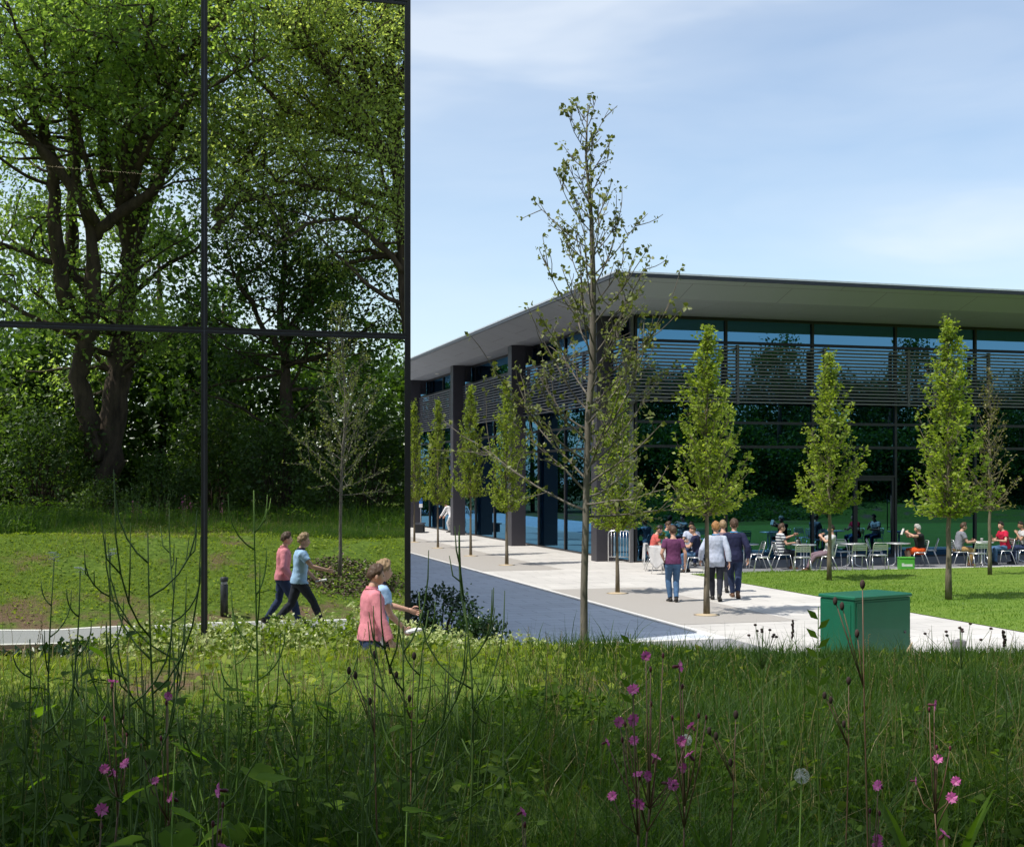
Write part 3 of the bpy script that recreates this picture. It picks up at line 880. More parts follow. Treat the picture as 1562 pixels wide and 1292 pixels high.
# ---- trees to the left of the camera whose shade falls on the bank
def plain_tree(seed, H, Wd, zb, nl, ls, leaf):
    rng = np.random.default_rng(seed)
    mb = MB(); tips = []
    tr = polyline((0, 0, -0.2), (0, 0, 1), H*0.9, 10, rng, 0.05, 0.05)
    mb.tube(tr, [0.32*(1-0.085*k) for k in range(11)], 9)
    for i in range(46):
        s = rng.uniform(0, 1); z = zb + (H*0.86-zb)*s
        k = min(9.99, z/(H*0.09)); j = int(k); p = tr[j].lerp(tr[j+1], k-j)
        az = i*2.4; el = rng.uniform(0.0, 0.9)
        L = Wd*(0.45+0.7*math.sin(math.pi*min(1, 0.2+0.8*s)))*rng.uniform(0.6, 1.1)
        b1 = polyline(p, (math.cos(az)*math.cos(el), math.sin(az)*math.cos(el), math.sin(el)), L, 6, rng, 0.13, 0.04)
        mb.tube(b1, [0.09*(1-0.85*q/6)+0.008 for q in range(7)], 6, cap=False)
        for _ in range(6):
            q = rng.integers(2, 7)
            b2 = polyline(b1[q], Vector(rng.normal(0, 1, 3))+Vector((0, 0, 0.2)), rng.uniform(0.6, 1.6), 3, rng, 0.2, 0.02)
            mb.tube(b2, [0.02, 0.015, 0.01, 0.006], 4, cap=False)
            tips += [tuple(x) for x in b2[1:]]
    tp = np.array(tips); idx = rng.integers(0, len(tp), nl)
    P = tp[idx]+rng.normal(0, 0.42, (nl, 3))
    V, Fc = leaves_np(P, rng.normal(0, 0.5, (nl, 3)), rng.uniform(ls*0.6, ls*1.3, nl), rng, 0.85, 0.8, 0.35)
    return mb, V, Fc
pt1 = plain_tree(70, 15, 4.2, 4.5, 12000, 0.2, M_leaf_w)
def pl_tree(x, y, rz, s, label, src=None):
    if src is None:
        o = place_tree(*pt1, M_bark_w, M_leaf_w, (x, y, bz(x, y)), rz, (s, s, s), label, 'wood edge trees behind the camera', 'sycamore_tree')
    else:
        o = copy_tree(src); o.location = (x, y, bz(x, y)); o.rotation_euler = (0, 0, rz); o.scale = (s, s, s); o['label'] = label
    return o
sy = pl_tree(-7.0, 1.2, 0.3, 1.08, 'broad green tree at the far left of the wood edge, seen in the mirror')
#pl_tree(-9.5, -9.0, 2.0, 1.1, 'tall green tree deeper in the wood behind the huge old tree', sy)
#pl_tree(3.8, -7.5, 4.0, 0.85, 'green tree between the huge old tree and the fine leaved tree', sy)
pl_tree(12.5, -4.5, 1.0, 1.0, 'green tree on the wood edge right of the photographer', sy)

# ---- far wood as one mass (reflected in both glass buildings)
rng = np.random.default_rng(90)
WV = []; WF = []; off = 0
tmb = MB()
spots = [(-26+i*3.1+rng.normal(0, 0.8), -17+rng.normal(0, 2.5), rng.uniform(8.5, 12.5), 2.9) for i in range(14)]
spots += [(18+i*4.2+rng.normal(0, 1), -7+rng.normal(0, 3)-0.03*i*i, rng.uniform(8.5, 13.5), 3.0) for i in range(18)]
spots += [(16+i*2.3+rng.normal(0, 0.5), -3.0+rng.normal(0, 1.0)-0.012*i*i, rng.uniform(3.0, 5.5), 2.0) for i in range(32)]
spots += [(15+i*2.3+rng.normal(0, 0.6), -8.5+rng.normal(0, 1.0)-0.012*i*i, rng.uniform(8.2, 10.0), 2.8) for i in range(32)]
spots += [(-26+i*2.4+rng.normal(0, 0.8), 98+rng.normal(0, 3), rng.uniform(10, 15), 3.2) for i in range(17)]
spots += [(-30-rng.uniform(0, 30), 70+i*9+rng.normal(0, 2), rng.uniform(8, 13), 3.6) for i in range(7)]
spots += [(-16+i*2.6+rng.normal(0, 0.6), -12.5+rng.normal(0, 0.8), rng.uniform(5.0, 7.5), 2.2) for i in range(13)]
for x, y, h, rw in spots:
    z0 = bz(x, y)
    tmb.tube([(x, y, z0-0.3), (x+0.1, y, z0+h*0.5), (x+0.2, y+0.1, z0+h*0.85)], [0.22, 0.16, 0.05], 7)
    npf = 26
    a = rng.uniform(0, 6.28, npf); s = rng.random(npf)
    rad = rw*np.sin(np.pi*(0.18+0.80*s))**0.7*rng.uniform(0.45, 1.0, npf)
    C = np.stack([x+rad*np.cos(a), y+rad*np.sin(a), z0+h*(0.03+0.91*s)], 1)
    nl = 150
    P = (C[:, None, :] + rng.normal(0, 0.62, (npf, nl, 3))*np.array([1, 1, 0.8])).reshape(-1, 3)
    V, Fc = leaves_np(P, rng.normal(0, 0.6, P.shape), rng.uniform(0.16, 0.38, len(P)), rng, 0.9, 0.8, 0.35)
    WV.append(V); WF.append(Fc+off); off += len(V)
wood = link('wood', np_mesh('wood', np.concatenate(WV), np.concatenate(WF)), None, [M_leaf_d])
tag(wood, kind='stuff')
tag(tmb.build('wood_trunks', M_bark_w), kind='stuff')

# ---- shrubs at the wood edge (things), seen in the mirror round the old trunk
def shrub_mesh(seed, rx, ry, h, npf, nl, ls, sig=0.22):
    rng = np.random.default_rng(seed); mb = MB()
    C = []
    for i in range(npf):
        a = rng.uniform(0, 6.28); s = rng.random()**0.8
        r = math.sqrt(max(0.02, 1-(s*0.96)**2.2))*rng.uniform(0.5, 1.0)
        c = Vector((rx*r*math.cos(a), ry*r*math.sin(a), h*(0.10+0.86*s))); C.append(tuple(c))
        p0 = Vector((c.x*0.15, c.y*0.15, 0))
        mb.tube([p0, p0.lerp(c, 0.5)+Vector((0, 0, 0.08*h)), c], [0.022, 0.014, 0.005], 5, cap=False)
    C = np.array(C)
    P = (C[:, None, :]+rng.normal(0, sig, (npf, nl, 3))).reshape(-1, 3)
    P[:, 2] = np.abs(P[:, 2])
    V, Fc = leaves_np(P, rng.normal(0, 0.6, P.shape)+np.array([0, 0, 0.15]), rng.uniform(ls*0.6, ls*1.3, len(P)), rng, 0.9, 0.8, 0.4)
    return mb, V, Fc
def shrub(spec, x, y, rz, s, leaf, label, name='shrub', group=None):
    root = empty(name, (x, y, bz(x, y)-0.02), rz, label, 'shrub', group); root.scale = (s, s, s)
    spec[0].build('stem', M_bark_w, root)
    link('foliage', np_mesh('foliage', spec[1], spec[2]), root, [leaf])
    return root
sh1 = shrub_mesh(1, 1.9, 1.5, 3.6, 60, 75, 0.15, 0.30)
sh2 = shrub_mesh(2, 1.4, 1.2, 2.0, 45, 70, 0.13, 0.25)
g_ = 'shrubs along the wood edge'
p = refl(60, 720, 42); a_ = shrub(sh1, p.x, p.y, 0, 1.0, M_leaf_sh, 'sunlit bushy shrub left of the huge old trunk in the mirror', group=g_)
p = refl(250, 720, 42.5); b_ = shrub(sh2, p.x, p.y, 1, 1.0, M_leaf_sh, 'low shrub right of the huge old trunk in the mirror', group=g_)
def shcopy(src, px, d, rz, s, label):
    p = refl(px, 720, d); c = copy_tree(src); c.location = (p.x, p.y, bz(p.x, p.y)-0.02); c.rotation_euler = (0, 0, rz); c.scale = (s, s, s); c['label'] = label
shcopy(a_, 330, 46, 2, 1.1, 'dark shrub behind the long mirror mullion')
shcopy(a_, 420, 43, 4, 0.95, 'shaded shrub above the two walking men in the mirror')
shcopy(a_, 560, 44, 5, 1.1, 'shaded shrub at the right edge of the mirror')
shcopy(a_, -30, 45, 3, 1.2, 'large shrub at the left edge of the mirror')
shcopy(b_, 150, 40.5, 3, 0.62, 'small leafy shrub in front of the huge old trunk')
shcopy(b_, 500, 41, 2, 0.9, 'low shrub behind the sparse tree trunk in the mirror')
# ------------------------------------------------------------------ grass and undergrowth
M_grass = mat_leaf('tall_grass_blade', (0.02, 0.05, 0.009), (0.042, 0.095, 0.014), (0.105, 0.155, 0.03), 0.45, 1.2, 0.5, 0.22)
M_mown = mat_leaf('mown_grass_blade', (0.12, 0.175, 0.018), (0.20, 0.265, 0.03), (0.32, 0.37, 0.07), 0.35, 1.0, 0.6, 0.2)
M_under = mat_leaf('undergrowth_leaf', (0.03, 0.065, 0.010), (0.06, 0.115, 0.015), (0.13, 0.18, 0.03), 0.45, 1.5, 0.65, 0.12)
rng = np.random.default_rng(101)

def camw(xc, d): return np.stack([xc*CT+d*ST, -xc*ST+d*CT], 1)
# mown grass: the bank slope facing the glass and the lit crest
n = 125000
x = rng.uniform(-13, 6.2, n); y = rng.uniform(7.4, 13.9, n)
xc = x*CT-y*ST; d = x*ST+y*CT
soilm = np.array([mnoise.noise((a*0.75, b*0.75, 3.0)) for a, b in zip(x[::1], y[::1])])
keep = (soilm < 0.22) & ~((y > 12.9) & (rng.random(n) < (y-12.9)*1.1)) & (((x-TX-0.15)/1.15)**2 + ((y-TY-0.1)/0.9)**2 > 1.0)
keep &= ~((y < 8.2) & (rng.random(n) < (8.2-y)*0.8))
P = np.stack([x, y, bank(x, y)-0.01], 1)[keep]
hh = rng.uniform(0.03, 0.085, len(P))*(1+0.5*(rng.random(len(P)) < 0.06))
V, Fc = grass_np(P, hh, rng.uniform(0.006, 0.013, len(P)), rng.uniform(0.2, 1.0, len(P)), rng, 2)
tag(link('mown_grass', np_mesh('mown_grass', V, Fc), None, [M_mown]), kind='stuff')
# rosette weeds in the mown grass
n = 5200
x = rng.uniform(-12, 6.0, n); y = rng.uniform(8.0, 13.9, n)
P = np.stack([x, y, bank(x, y)+0.03], 1)
V, Fc = leaves_np(P, rng.normal(0, 1, (n, 3))*np.array([1, 1, 0.3])+np.array([0, 0, 0.3]), rng.uniform(0.04, 0.09, n), rng, 0.9, 0.3, 0.6)
tag(link('lawn_weeds', np_mesh('lawn_weeds', V, Fc), None, [M_mown]), kind='stuff')

# tall grass in the foreground
def field(n, d0, d1, tmin, tmax, pw=1.0):
    u = rng.random(n); dd = np.sqrt(d0*d0+(d1*d1-d0*d0)*u**pw)
    tt = rng.uniform(tmin, tmax, n)
    return tt*dd, dd
xc, dd = field(215000, 3.7, 10.4, -0.60, 0.85)
XY = camw(xc, dd)
right = sstep(-0.3, 1.8, xc)
far = sstep(5.9+0.7*right, 7.7+0.9*right, dd)
keep = (rng.random(len(dd)) < (1-0.985*far*(1-right))) & (rng.random(len(dd)) < 1-0.8*sstep(0.55, 0.85, xc/dd))
clump = np.array([mnoise.noise((a*0.9, b*0.9, 8.0)) for a, b in XY])
hm = (0.36+0.22*clump)*(1-far)+far*(0.15+0.05*clump)
hm = hm*(1-0.25*right*(1-far))
h = np.clip(hm, 0.08, 0.6)*rng.uniform(0.45, 1.25, len(dd))*np.where(rng.random(len(dd)) < 0.05, 1.9, 1.0)
P = np.stack([XY[:, 0], XY[:, 1], bank(XY[:, 0], XY[:, 1])-0.02], 1)
V, Fc = grass_np(P[keep], h[keep], rng.uniform(0.004, 0.010, keep.sum()), np.abs(rng.normal(0.5, 0.3, keep.sum())), rng, 3)
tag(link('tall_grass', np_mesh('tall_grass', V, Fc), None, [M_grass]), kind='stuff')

# leafy undergrowth: foreground left, a bramble patch, and the bank either side of the camera
Ps = []
xc, dd = field(5200, 3.8, 7.4, -0.50, 0.02); XY = camw(xc, dd)
Ps.append(np.stack([XY[:, 0], XY[:, 1], bank(XY[:, 0], XY[:, 1])+rng.uniform(0.03, 0.40, len(dd))*np.interp(dd, [4, 5.8, 7.4], [1, 0.8, 0.35])], 1))
xc, dd = field(2600, 3.8, 7.0, 0.0, 0.50); XY = camw(xc, dd)
Ps.append(np.stack([XY[:, 0], XY[:, 1], bank(XY[:, 0], XY[:, 1])+rng.uniform(0.03, 0.25, len(dd))], 1))
q = at(850, 1120, 7.0); n = 2600
a = rng.uniform(0, 6.28, n); r_ = np.sqrt(rng.random(n))
X_ = q.x+0.55*r_*np.cos(a); Y_ = q.y+0.7*r_*np.sin(a)
Ps.append(np.stack([X_, Y_, bank(X_, Y_)+rng.uniform(0.1, 0.34, n)*(1.1-0.6*r_)], 1))
P = np.concatenate(Ps)
V, Fc = leaves_np(P, rng.normal(0, 1, P.shape)*np.array([1, 1, 0.4]), rng.uniform(0.03, 0.075, len(P)), rng, 0.95, 0.3, 0.8)
V1, F1 = V, Fc
n = 26000
x = rng.uniform(-15, 9, n); y = rng.uniform(-5, 7.6, n)
xc = x*CT-y*ST; d = x*ST+y*CT
keep = ~((d > -0.6) & (np.abs(xc) < 0.55*np.maximum(d, 0)+0.5)) & ~((np.abs(x+1) < 1.2) & (np.abs(y+5.6) < 1.2))
lump = np.array([mnoise.noise((a*0.6, b*0.6, 5.0)) for a, b in zip(x, y)])
hh = np.clip(0.45+0.5*lump, 0.12, 1.0)
P = np.stack([x, y, bank(x, y)+hh*rng.uniform(0.05, 1, n)**0.7], 1)[keep]
V, Fc = leaves_np(P, rng.normal(0, 1, P.shape)*np.array([1, 1, 0.4]), rng.uniform(0.06, 0.15, len(P)), rng, 0.8, 0.3, 0.7)
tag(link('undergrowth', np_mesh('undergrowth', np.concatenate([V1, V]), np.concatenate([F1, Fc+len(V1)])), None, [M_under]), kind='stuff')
n = 24000
x = rng.uniform(-15, 9, n); y = rng.uniform(-3, 7.8, n)
xc = x*CT-y*ST; d = x*ST+y*CT
keep = ~((d > -0.6) & (np.abs(xc) < 0.52*np.maximum(d, 0)+0.5))
P = np.stack([x, y, bank(x, y)-0.02], 1)[keep]
V, Fc = grass_np(P, rng.uniform(0.35, 0.95, len(P)), rng.uniform(0.008, 0.018, len(P)), np.abs(rng.normal(0.4, 0.25, len(P))), rng, 3)
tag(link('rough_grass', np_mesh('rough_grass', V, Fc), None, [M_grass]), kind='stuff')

# dry blades and seeding grass stems scattered through the meadow
xc, dd = field(4200, 3.9, 9.8, -0.48, 0.48); XY = camw(xc, dd)
P = np.stack([XY[:, 0], XY[:, 1], bank(XY[:, 0], XY[:, 1])-0.02], 1)
V, Fc = grass_np(P, rng.uniform(0.12, 0.55, len(P))*np.where(dd > 7, 0.45, 1), rng.uniform(0.003, 0.007, len(P)), np.abs(rng.normal(0.8, 0.4, len(P))), rng, 3)
M_dry = mat_leaf('dry_grass_blade', (0.13, 0.11, 0.045), (0.24, 0.20, 0.09), (0.36, 0.31, 0.16), 0.3, 2.0)
tag(link('dry_grass', np_mesh('dry_grass', V, Fc), None, [M_dry]), kind='stuff')
xc, dd = field(260, 4.0, 9.4, -0.46, 0.46); XY = camw(xc, dd); sb = MB()
for (x_, y_), d_ in zip(XY, dd):
    hh_ = rng.uniform(0.35, 0.75)*(0.5 if d_ > 7 else 1); a = rng.uniform(0, 6.28); o = Vector((math.cos(a), math.sin(a), 0))*0.12*hh_
    b0 = Vector((x_, y_, bz(x_, y_)-0.02)); t0 = b0+o+Vector((0, 0, hh_))
    sb.tube([b0, b0+o*0.3+Vector((0, 0, hh_*0.6)), t0], [0.0016, 0.0014, 0.001], 4, cap=False)
    for k in range(9):
        u = k/9; q_ = t0-(o*0.35+Vector((0, 0, hh_*0.22)))*u; dr = Vector((rng.normal(0, 1), rng.normal(0, 1), 1.2)).normalized()*0.012*(1.3-u*0.5)
        sb.tube([q_, q_+dr*0.5, q_+dr], [0.0006, 0.0017, 0.0005], 4, cap=False)
tag(sb.build('seeding_grass', M_dry), kind='stuff')
# low planting on the bank opposite the cafe front
n = 42000; x = rng.uniform(16.5, 78, n); qq = rng.uniform(6.5, 14.4, n); y = (qq/0.959-x*ST)/CT
lump = np.array([mnoise.noise((a*0.5, b*0.5, 9.0)) for a, b in zip(x, y)])
P = np.stack([x, y, bank(x, y)+np.clip(0.35+0.5*lump, 0.08, 1)*rng.uniform(0, 1, n)], 1)
V, Fc = leaves_np(P, rng.normal(0, 1, P.shape)*np.array([1, 1, 0.4]), rng.uniform(0.14, 0.30, n), rng, 0.85, 0.3, 0.6)
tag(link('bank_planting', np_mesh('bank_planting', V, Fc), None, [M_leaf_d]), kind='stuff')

# tufts of lawn grass along the edges of the plaza lawn
n = 30000
x = 15.42+np.abs(rng.normal(0, 4, n)); y = rng.uniform(18.4, 34.2, n)
lz = 0.008+0.07*np.clip(np.minimum(np.minimum(x-15.42, 34.29-y), y-18.3)/1.2, 0, 1)+0.02*np.sin(x*0.6)*np.sin(y*0.5)*np.clip((x-15.42)/2, 0, 1)
V, Fc = grass_np(np.stack([x, y, lz-0.01], 1), rng.uniform(0.03, 0.07, n), rng.uniform(0.010, 0.02, n), rng.uniform(0.1, 0.8, n), rng, 2)
M_lg = mat_leaf('lawn_blade', (0.10, 0.19, 0.02), (0.14, 0.24, 0.03), (0.2, 0.3, 0.05), 0.35, 0.8)
tag(link('lawn_tufts', np_mesh('lawn_tufts', V, Fc), None, [M_lg]), kind='stuff')

# ------------------------------------------------------------------ pale planting in front of the mirror
M_gc = mat_leaf('planting_leaf', (0.09, 0.15, 0.025), (0.15, 0.22, 0.035), (0.24, 0.30, 0.07), 0.4, 1.0)
M_br = mat_leaf('pale_bract', (0.34, 0.42, 0.13), (0.50, 0.57, 0.23), (0.70, 0.72, 0.42), 0.35, 2.0, tcol=(1.1, 1.1, 0.7))
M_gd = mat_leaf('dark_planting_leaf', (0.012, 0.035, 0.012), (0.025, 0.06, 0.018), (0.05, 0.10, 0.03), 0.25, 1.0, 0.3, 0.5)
lv = []; br = []; dk = []
nc = 640
for i in range(nc):
    if i < 500: x = rng.uniform(-8.5, 4.3); y = rng.uniform(16.9, 19.45)
    else: x = rng.uniform(4.0, 5.7); y = rng.uniform(16.9, 19.0)
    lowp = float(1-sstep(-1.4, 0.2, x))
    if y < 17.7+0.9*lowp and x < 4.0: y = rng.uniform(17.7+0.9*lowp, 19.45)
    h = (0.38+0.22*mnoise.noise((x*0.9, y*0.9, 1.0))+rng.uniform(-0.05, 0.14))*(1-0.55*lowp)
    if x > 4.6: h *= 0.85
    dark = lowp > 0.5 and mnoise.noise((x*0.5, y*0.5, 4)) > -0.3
    m_ = 26
    P = np.array([x, y, 0]) + rng.normal(0, 1, (m_, 3))*np.array([0.15, 0.15, 0]) + np.stack([np.zeros(m_), np.zeros(m_), rng.uniform(0.02, h*0.95, m_)], 1)
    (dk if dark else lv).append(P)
    if not dark or rng.random() < 0.1:
        for _ in range(rng.integers(0, 4)):
            c = np.array([x, y, h]) + rng.normal(0, 1, 3)*np.array([0.12, 0.12, 0.05])
            k = rng.integers(5, 11)
            br.append(c+rng.normal(0, 0.035, (k, 3)))
def leafobj(name, groups, mats, sizes, kind='stuff'):
    Vs = []; Fs = []; mi = []; off = 0
    for g_, k, (s0, s1) in zip(groups, range(len(groups)), sizes):
        P = np.concatenate(g_)
        V, Fc = leaves_np(P, rng.normal(0, 0.8, P.shape)+np.array([0, 0, 0.3]), rng.uniform(s0, s1, len(P)), rng, 1.0, 0.5, 0.5)
        Vs.append(V); Fs.append(Fc+off); off += len(V); mi.append(np.full(len(Fc), k))
    me = np_mesh(name, np.concatenate(Vs), np.concatenate(Fs))
    o = link(name, me, None, mats)
    me.polygons.foreach_set('material_index', np.concatenate(mi).astype(np.int32))
    return tag(o, kind=kind)
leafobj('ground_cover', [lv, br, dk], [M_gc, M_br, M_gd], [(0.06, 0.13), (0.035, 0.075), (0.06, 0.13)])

bs1 = shrub_mesh(21, 0.85, 0.65, 0.98, 46, 60, 0.075, 0.09)
bs2 = shrub_mesh(22, 0.55, 0.45, 0.62, 34, 55, 0.07, 0.08)
def plaza_shrub(spec, x, y, label):
    root = empty('shrub', (x, y, -0.03), 0, label, 'shrub')
    spec[0].build('stem', M_bark_w, root); link('foliage', np_mesh('foliage', spec[1], spec[2]), root, [M_gd])
p = ground(668, 985, 0); plaza_shrub(bs1, 4.75, 20.3, 'dark glossy shrub against the right edge of the mirror building')
p = at(738, 950, 20.0); plaza_shrub(bs2, p.x-0.1, p.y, 'low dark shrub at the road edge right of the taller shrub')

# ------------------------------------------------------------------ wild flowers and seed stalks of the foreground
M_stalk = mat_leaf('seed_stalk', (0.05, 0.10, 0.022), (0.085, 0.15, 0.03), (0.13, 0.21, 0.045), 0.0, 3.0, 0.55, 0.3)
M_stalkb = mat_leaf('bright_stalk', (0.10, 0.19, 0.03), (0.14, 0.25, 0.04), (0.20, 0.32, 0.06), 0.0, 3.0, 0.55, 0.3)
M_wl = mat_leaf('weed_leaf', (0.04, 0.085, 0.012), (0.07, 0.135, 0.018), (0.12, 0.19, 0.03), 0.5, 4.0, 0.65, 0.12)
M_bl = mat_leaf('broad_leaf', (0.09, 0.17, 0.015), (0.14, 0.25, 0.022), (0.19, 0.30, 0.04), 0.55, 4.0, 0.65, 0.12)
M_red = mat_leaf('campion_stem', (0.10, 0.05, 0.035), (0.16, 0.09, 0.06), (0.2, 0.15, 0.08), 0.0, 6.0)
M_pink = mat_leaf('campion_petal', (0.50, 0.08, 0.30), (0.66, 0.13, 0.42), (0.78, 0.28, 0.55), 0.35, 9.0, tcol=(1.1, 1.0, 1.1))
M_cal = mat_leaf('campion_calyx', (0.05, 0.012, 0.02), (0.10, 0.02, 0.035), (0.16, 0.04, 0.05), 0.0, 9.0)
M_wht = mat_leaf('white_floret', (0.5, 0.55, 0.52), (0.62, 0.66, 0.62), (0.75, 0.78, 0.74), 0.3, 9.0, tcol=(1, 1, 1))
HEART = []
for k in range(22):
    a = -math.pi/2 + 2*math.pi*(k+0.5)/22
    rr = 0.5*(1-0.18*math.sin(a)) * (1.0 if k % 2 else 0.92)
    x_ = rr*math.cos(a)*1.05; y_ = 0.45+rr*math.sin(a)*1.05
    if abs(a+math.pi/2) < 0.35 or abs(a-1.5*math.pi) < 0.35: y_ += 0.22
    if abs(a-math.pi/2) < 0.3: y_ += 0.16
    HEART.append((x_, y_))
def heart(mb, base, direc, size, droop=0.5, seed=0):
    d = Vector(direc).normalized(); up = Vector((0, 0, 1))
    side = d.cross(up)
    if side.length < 1e-3: side = Vector((1, 0, 0))
    side.normalize(); nn = side.cross(d)
    vs = []
    def pt(x_, y_):
        z_ = 0.16*abs(x_)-droop*0.35*y_*y_+0.02*math.sin(9*x_+seed)*math.cos(7*y_)
        return Vector(base)+(side*x_+d*y_+nn*z_)*size
    for i in range(5): vs.append(pt(0, 0.02+0.95*i/4))
    for x_, y_ in HEART: vs.append(pt(x_, y_))
    inner = []
    for x_, y_ in HEART: vs.append(pt(x_*0.55, y_*0.7+0.12))
    fs = []
    for k in range(22):
        j = (k+1) % 22
        fs.append((5+k, 5+j, 27+j, 27+k))
        fs.append((27+k, 27+j, 2))
    mb.add(vs, fs, True)

def stalk_plant(name, label, px, py, d, prongs, seed, cat='weed', mat=None, lean=0.0, width=1.0, leafn=6, white=False, group='wild plants of the foreground bank', start=0.30):
    rng = np.random.default_rng(seed)
    top = at(px, py, d); gxy = (top.x - lean, top.y+rng.uniform(-0.1, 0.1)); gz = bz(*gxy)
    root = empty(name, (gxy[0], gxy[1], gz), 0, label, cat, group)
    h = top.z-gz
    ax = Vector((CT, -ST, 0))
    pts = []
    for i in range(9):
        u = i/8
        pts.append(Vector((lean*u**1.5+0.012*math.sin(seed+5*u), (top.y-gxy[1])*u, h*u-0.03*(1-u)))+ax*0.015*math.sin(seed*1.7+4*u))
    st = MB(); st.tube(pts, [0.0054-0.0034*i/8 for i in range(9)], 6)
    prongs = max(5, int(prongs*0.72))
    for i in range(prongs):
        s = start+(0.97-start)*(i+rng.uniform(0, 0.6))/prongs
        k = s*8; j = min(7, int(k)); p = pts[j].lerp(pts[j+1], k-j)
        az = i*2.4+rng.uniform(-0.5, 0.5)
        L = (0.34-0.20*s)*rng.uniform(0.6, 1.2)*width*min(1.25, h)
        o = Vector((math.cos(az), math.sin(az), 0))
        cv = rng.uniform(0.35, 0.6); q = [p + o*L*(cv*math.sin(min(1, u*1.05)*math.pi/2)) + Vector((0, 0, L*(0.42*u+0.62*u*u))) for u in (0, 0.2, 0.4, 0.6, 0.8, 1.0)]
        st.tube(q, [0.0031, 0.0028, 0.0026, 0.0026, 0.0023, 0.0012], 5)
        if L > 0.12 and rng.random() < 0.6:
            for u0 in (2, 3):
                oo = (o + Vector(rng.normal(0, 0.6, 3))).normalized(); l2 = L*0.4
                st.tube([q[u0], q[u0]+oo*l2*0.3+Vector((0, 0, l2*0.3)), q[u0]+oo*l2*0.42+Vector((0, 0, l2))], [0.0026, 0.0024, 0.0012], 5)
    st.build('stem', mat or M_stalk, root)
    if leafn:
        lf = MB()
        for i in range(leafn+5):
            s = rng.uniform(0.15, 0.80); k = s*8; j = int(k); p = pts[j].lerp(pts[j+1], k-j)
            az = rng.uniform(0, 6.28); o = Vector((math.cos(az), math.sin(az), 0.15))
            e = p+o*0.05
            lf.tube([p, e], 0.0014, 4)
            heart(lf, e, o+Vector((0, 0, -0.25)), rng.uniform(0.05, 0.085)*(1.25-0.8*s), 0.7, seed+i)
        lf.build('foliage', M_wl, root)
    if white:
        fl = MB()
        for i in range(9):
            c = pts[-1]+Vector(rng.normal(0, 0.009, 3)); 
            for k in range(4):
                a = 1.57*k+i
                fl.add([c, c+Vector((0.010*math.cos(a-0.4), 0.010*math.sin(a-0.4), 0.003)), c+Vector((0.014*math.cos(a), 0.014*math.sin(a), 0.002)), c+Vector((0.010*math.cos(a+0.4), 0.010*math.sin(a+0.4), 0.003))], [(0, 1, 2, 3)])
        fl.build('flower', M_wht, root)
    return root

SP = [
 ('bright green upright seed stalk in front of the long mirror mullion, tallest of the weeds', 395, 748, 4.3, 9, M_stalkb, 0.02, 0.8, 7, 0, 0.55),
 ('bushy dark seed stalk rising before the mirrored lawn left of the bollard', 228, 812, 3.7, 15, None, -0.03, 1.5, 7, 0, 0.3),
 ('dark candelabra weed just right of the bushy one, before the mirrored bollard', 268, 850, 4.1, 11, None, 0.06, 1.3, 6, 0, 0.35),
 ('slim pale stalk with a white flower tip, left of the bushy dark seed stalk', 172, 842, 4.4, 7, None, 0, 0.7, 5, 1, 0.4),
 ('thin pale stalk with white flower tip nearest the left picture edge', 82, 852, 4.6, 6, None, 0, 0.6, 5, 1, 0.4),
 ('second thin pale stalk with a white flower tip, a little lower than its neighbour', 112, 870, 4.5, 6, None, 0, 0.6, 4, 1, 0.4),
 ('forked candelabra stalk standing in front of the road right of the mirror building', 700, 876, 3.9, 12, None, -0.02, 1.15, 6, 0, 0.45),
 ('dark spreading weed in front of the man in the pink shirt', 628, 955, 3.6, 13, None, 0.05, 1.5, 5, 0, 0.25),
 ('leaning dark weed between the pink shirted man and the road shrub', 660, 930, 4.2, 9, None, 0.07, 1.2, 4, 0, 0.35),
 ('dark stiff weed at the lower left corner with curved prongs', 60, 1075, 3.2, 13, None, 0.0, 1.2, 5, 0, 0.25),
 ('short dark weed beside the corner weed, below the thin white tipped stalks', 128, 1035, 3.9, 10, None, 0.02, 1.1, 6, 0, 0.3),
 ('dark prong weed above the brightest broad leaf', 196, 1000, 3.5, 14, None, -0.02, 1.3, 5, 0, 0.3),
 ('dark weed in front of the pink campion at lower left', 305, 1105, 3.3, 12, None, 0.03, 1.2, 5, 0, 0.25),
 ('mid height green weed below the bright upright stalk', 352, 965, 4.5, 9, M_stalkb, -0.02, 0.9, 8, 0, 0.35),
 ('leafy weed in front of the sunny grass strip, left of the pink shirted man', 448, 1010, 4.9, 8, None, 0.0, 0.9, 8, 0, 0.35),
 ('thin weed left of the pink shirted man with dark curved prongs', 515, 1020, 4.3, 9, None, 0.03, 1.0, 4, 0, 0.3),
 ('short weed below the forked candelabra stalk', 745, 1045, 4.8, 9, None, 0.0, 0.9, 5, 0, 0.3),
 ('bushy leafy weed at the left picture edge in front of the pale path', 36, 975, 4.4, 8, None, 0.0, 0.9, 16, 0, 0.3),
 ('bushy leafy weed in front of the brown patch, right of the corner weed', 150, 1050, 4.6, 8, None, 0.02, 0.9, 18, 0, 0.3),
 ('bushy leafy weed right of the mullion foot, in front of the sunny strip', 345, 1030, 4.9, 7, M_stalkb, 0.0, 0.8, 18, 0, 0.4),
 ('leafy weed in the dark grass below the pink shirted man, left of centre', 455, 1120, 4.0, 7, None, 0.02, 0.8, 16, 0, 0.4),
 ('low leafy weed beside the bright pink campion at the lower left', 285, 1165, 3.6, 6, None, 0.0, 0.7, 15, 0, 0.4),
 ('low weed at the bottom edge under the pink shirted man', 570, 1130, 3.6, 10, None, 0.04, 1.0, 5, 0, 0.2),
]
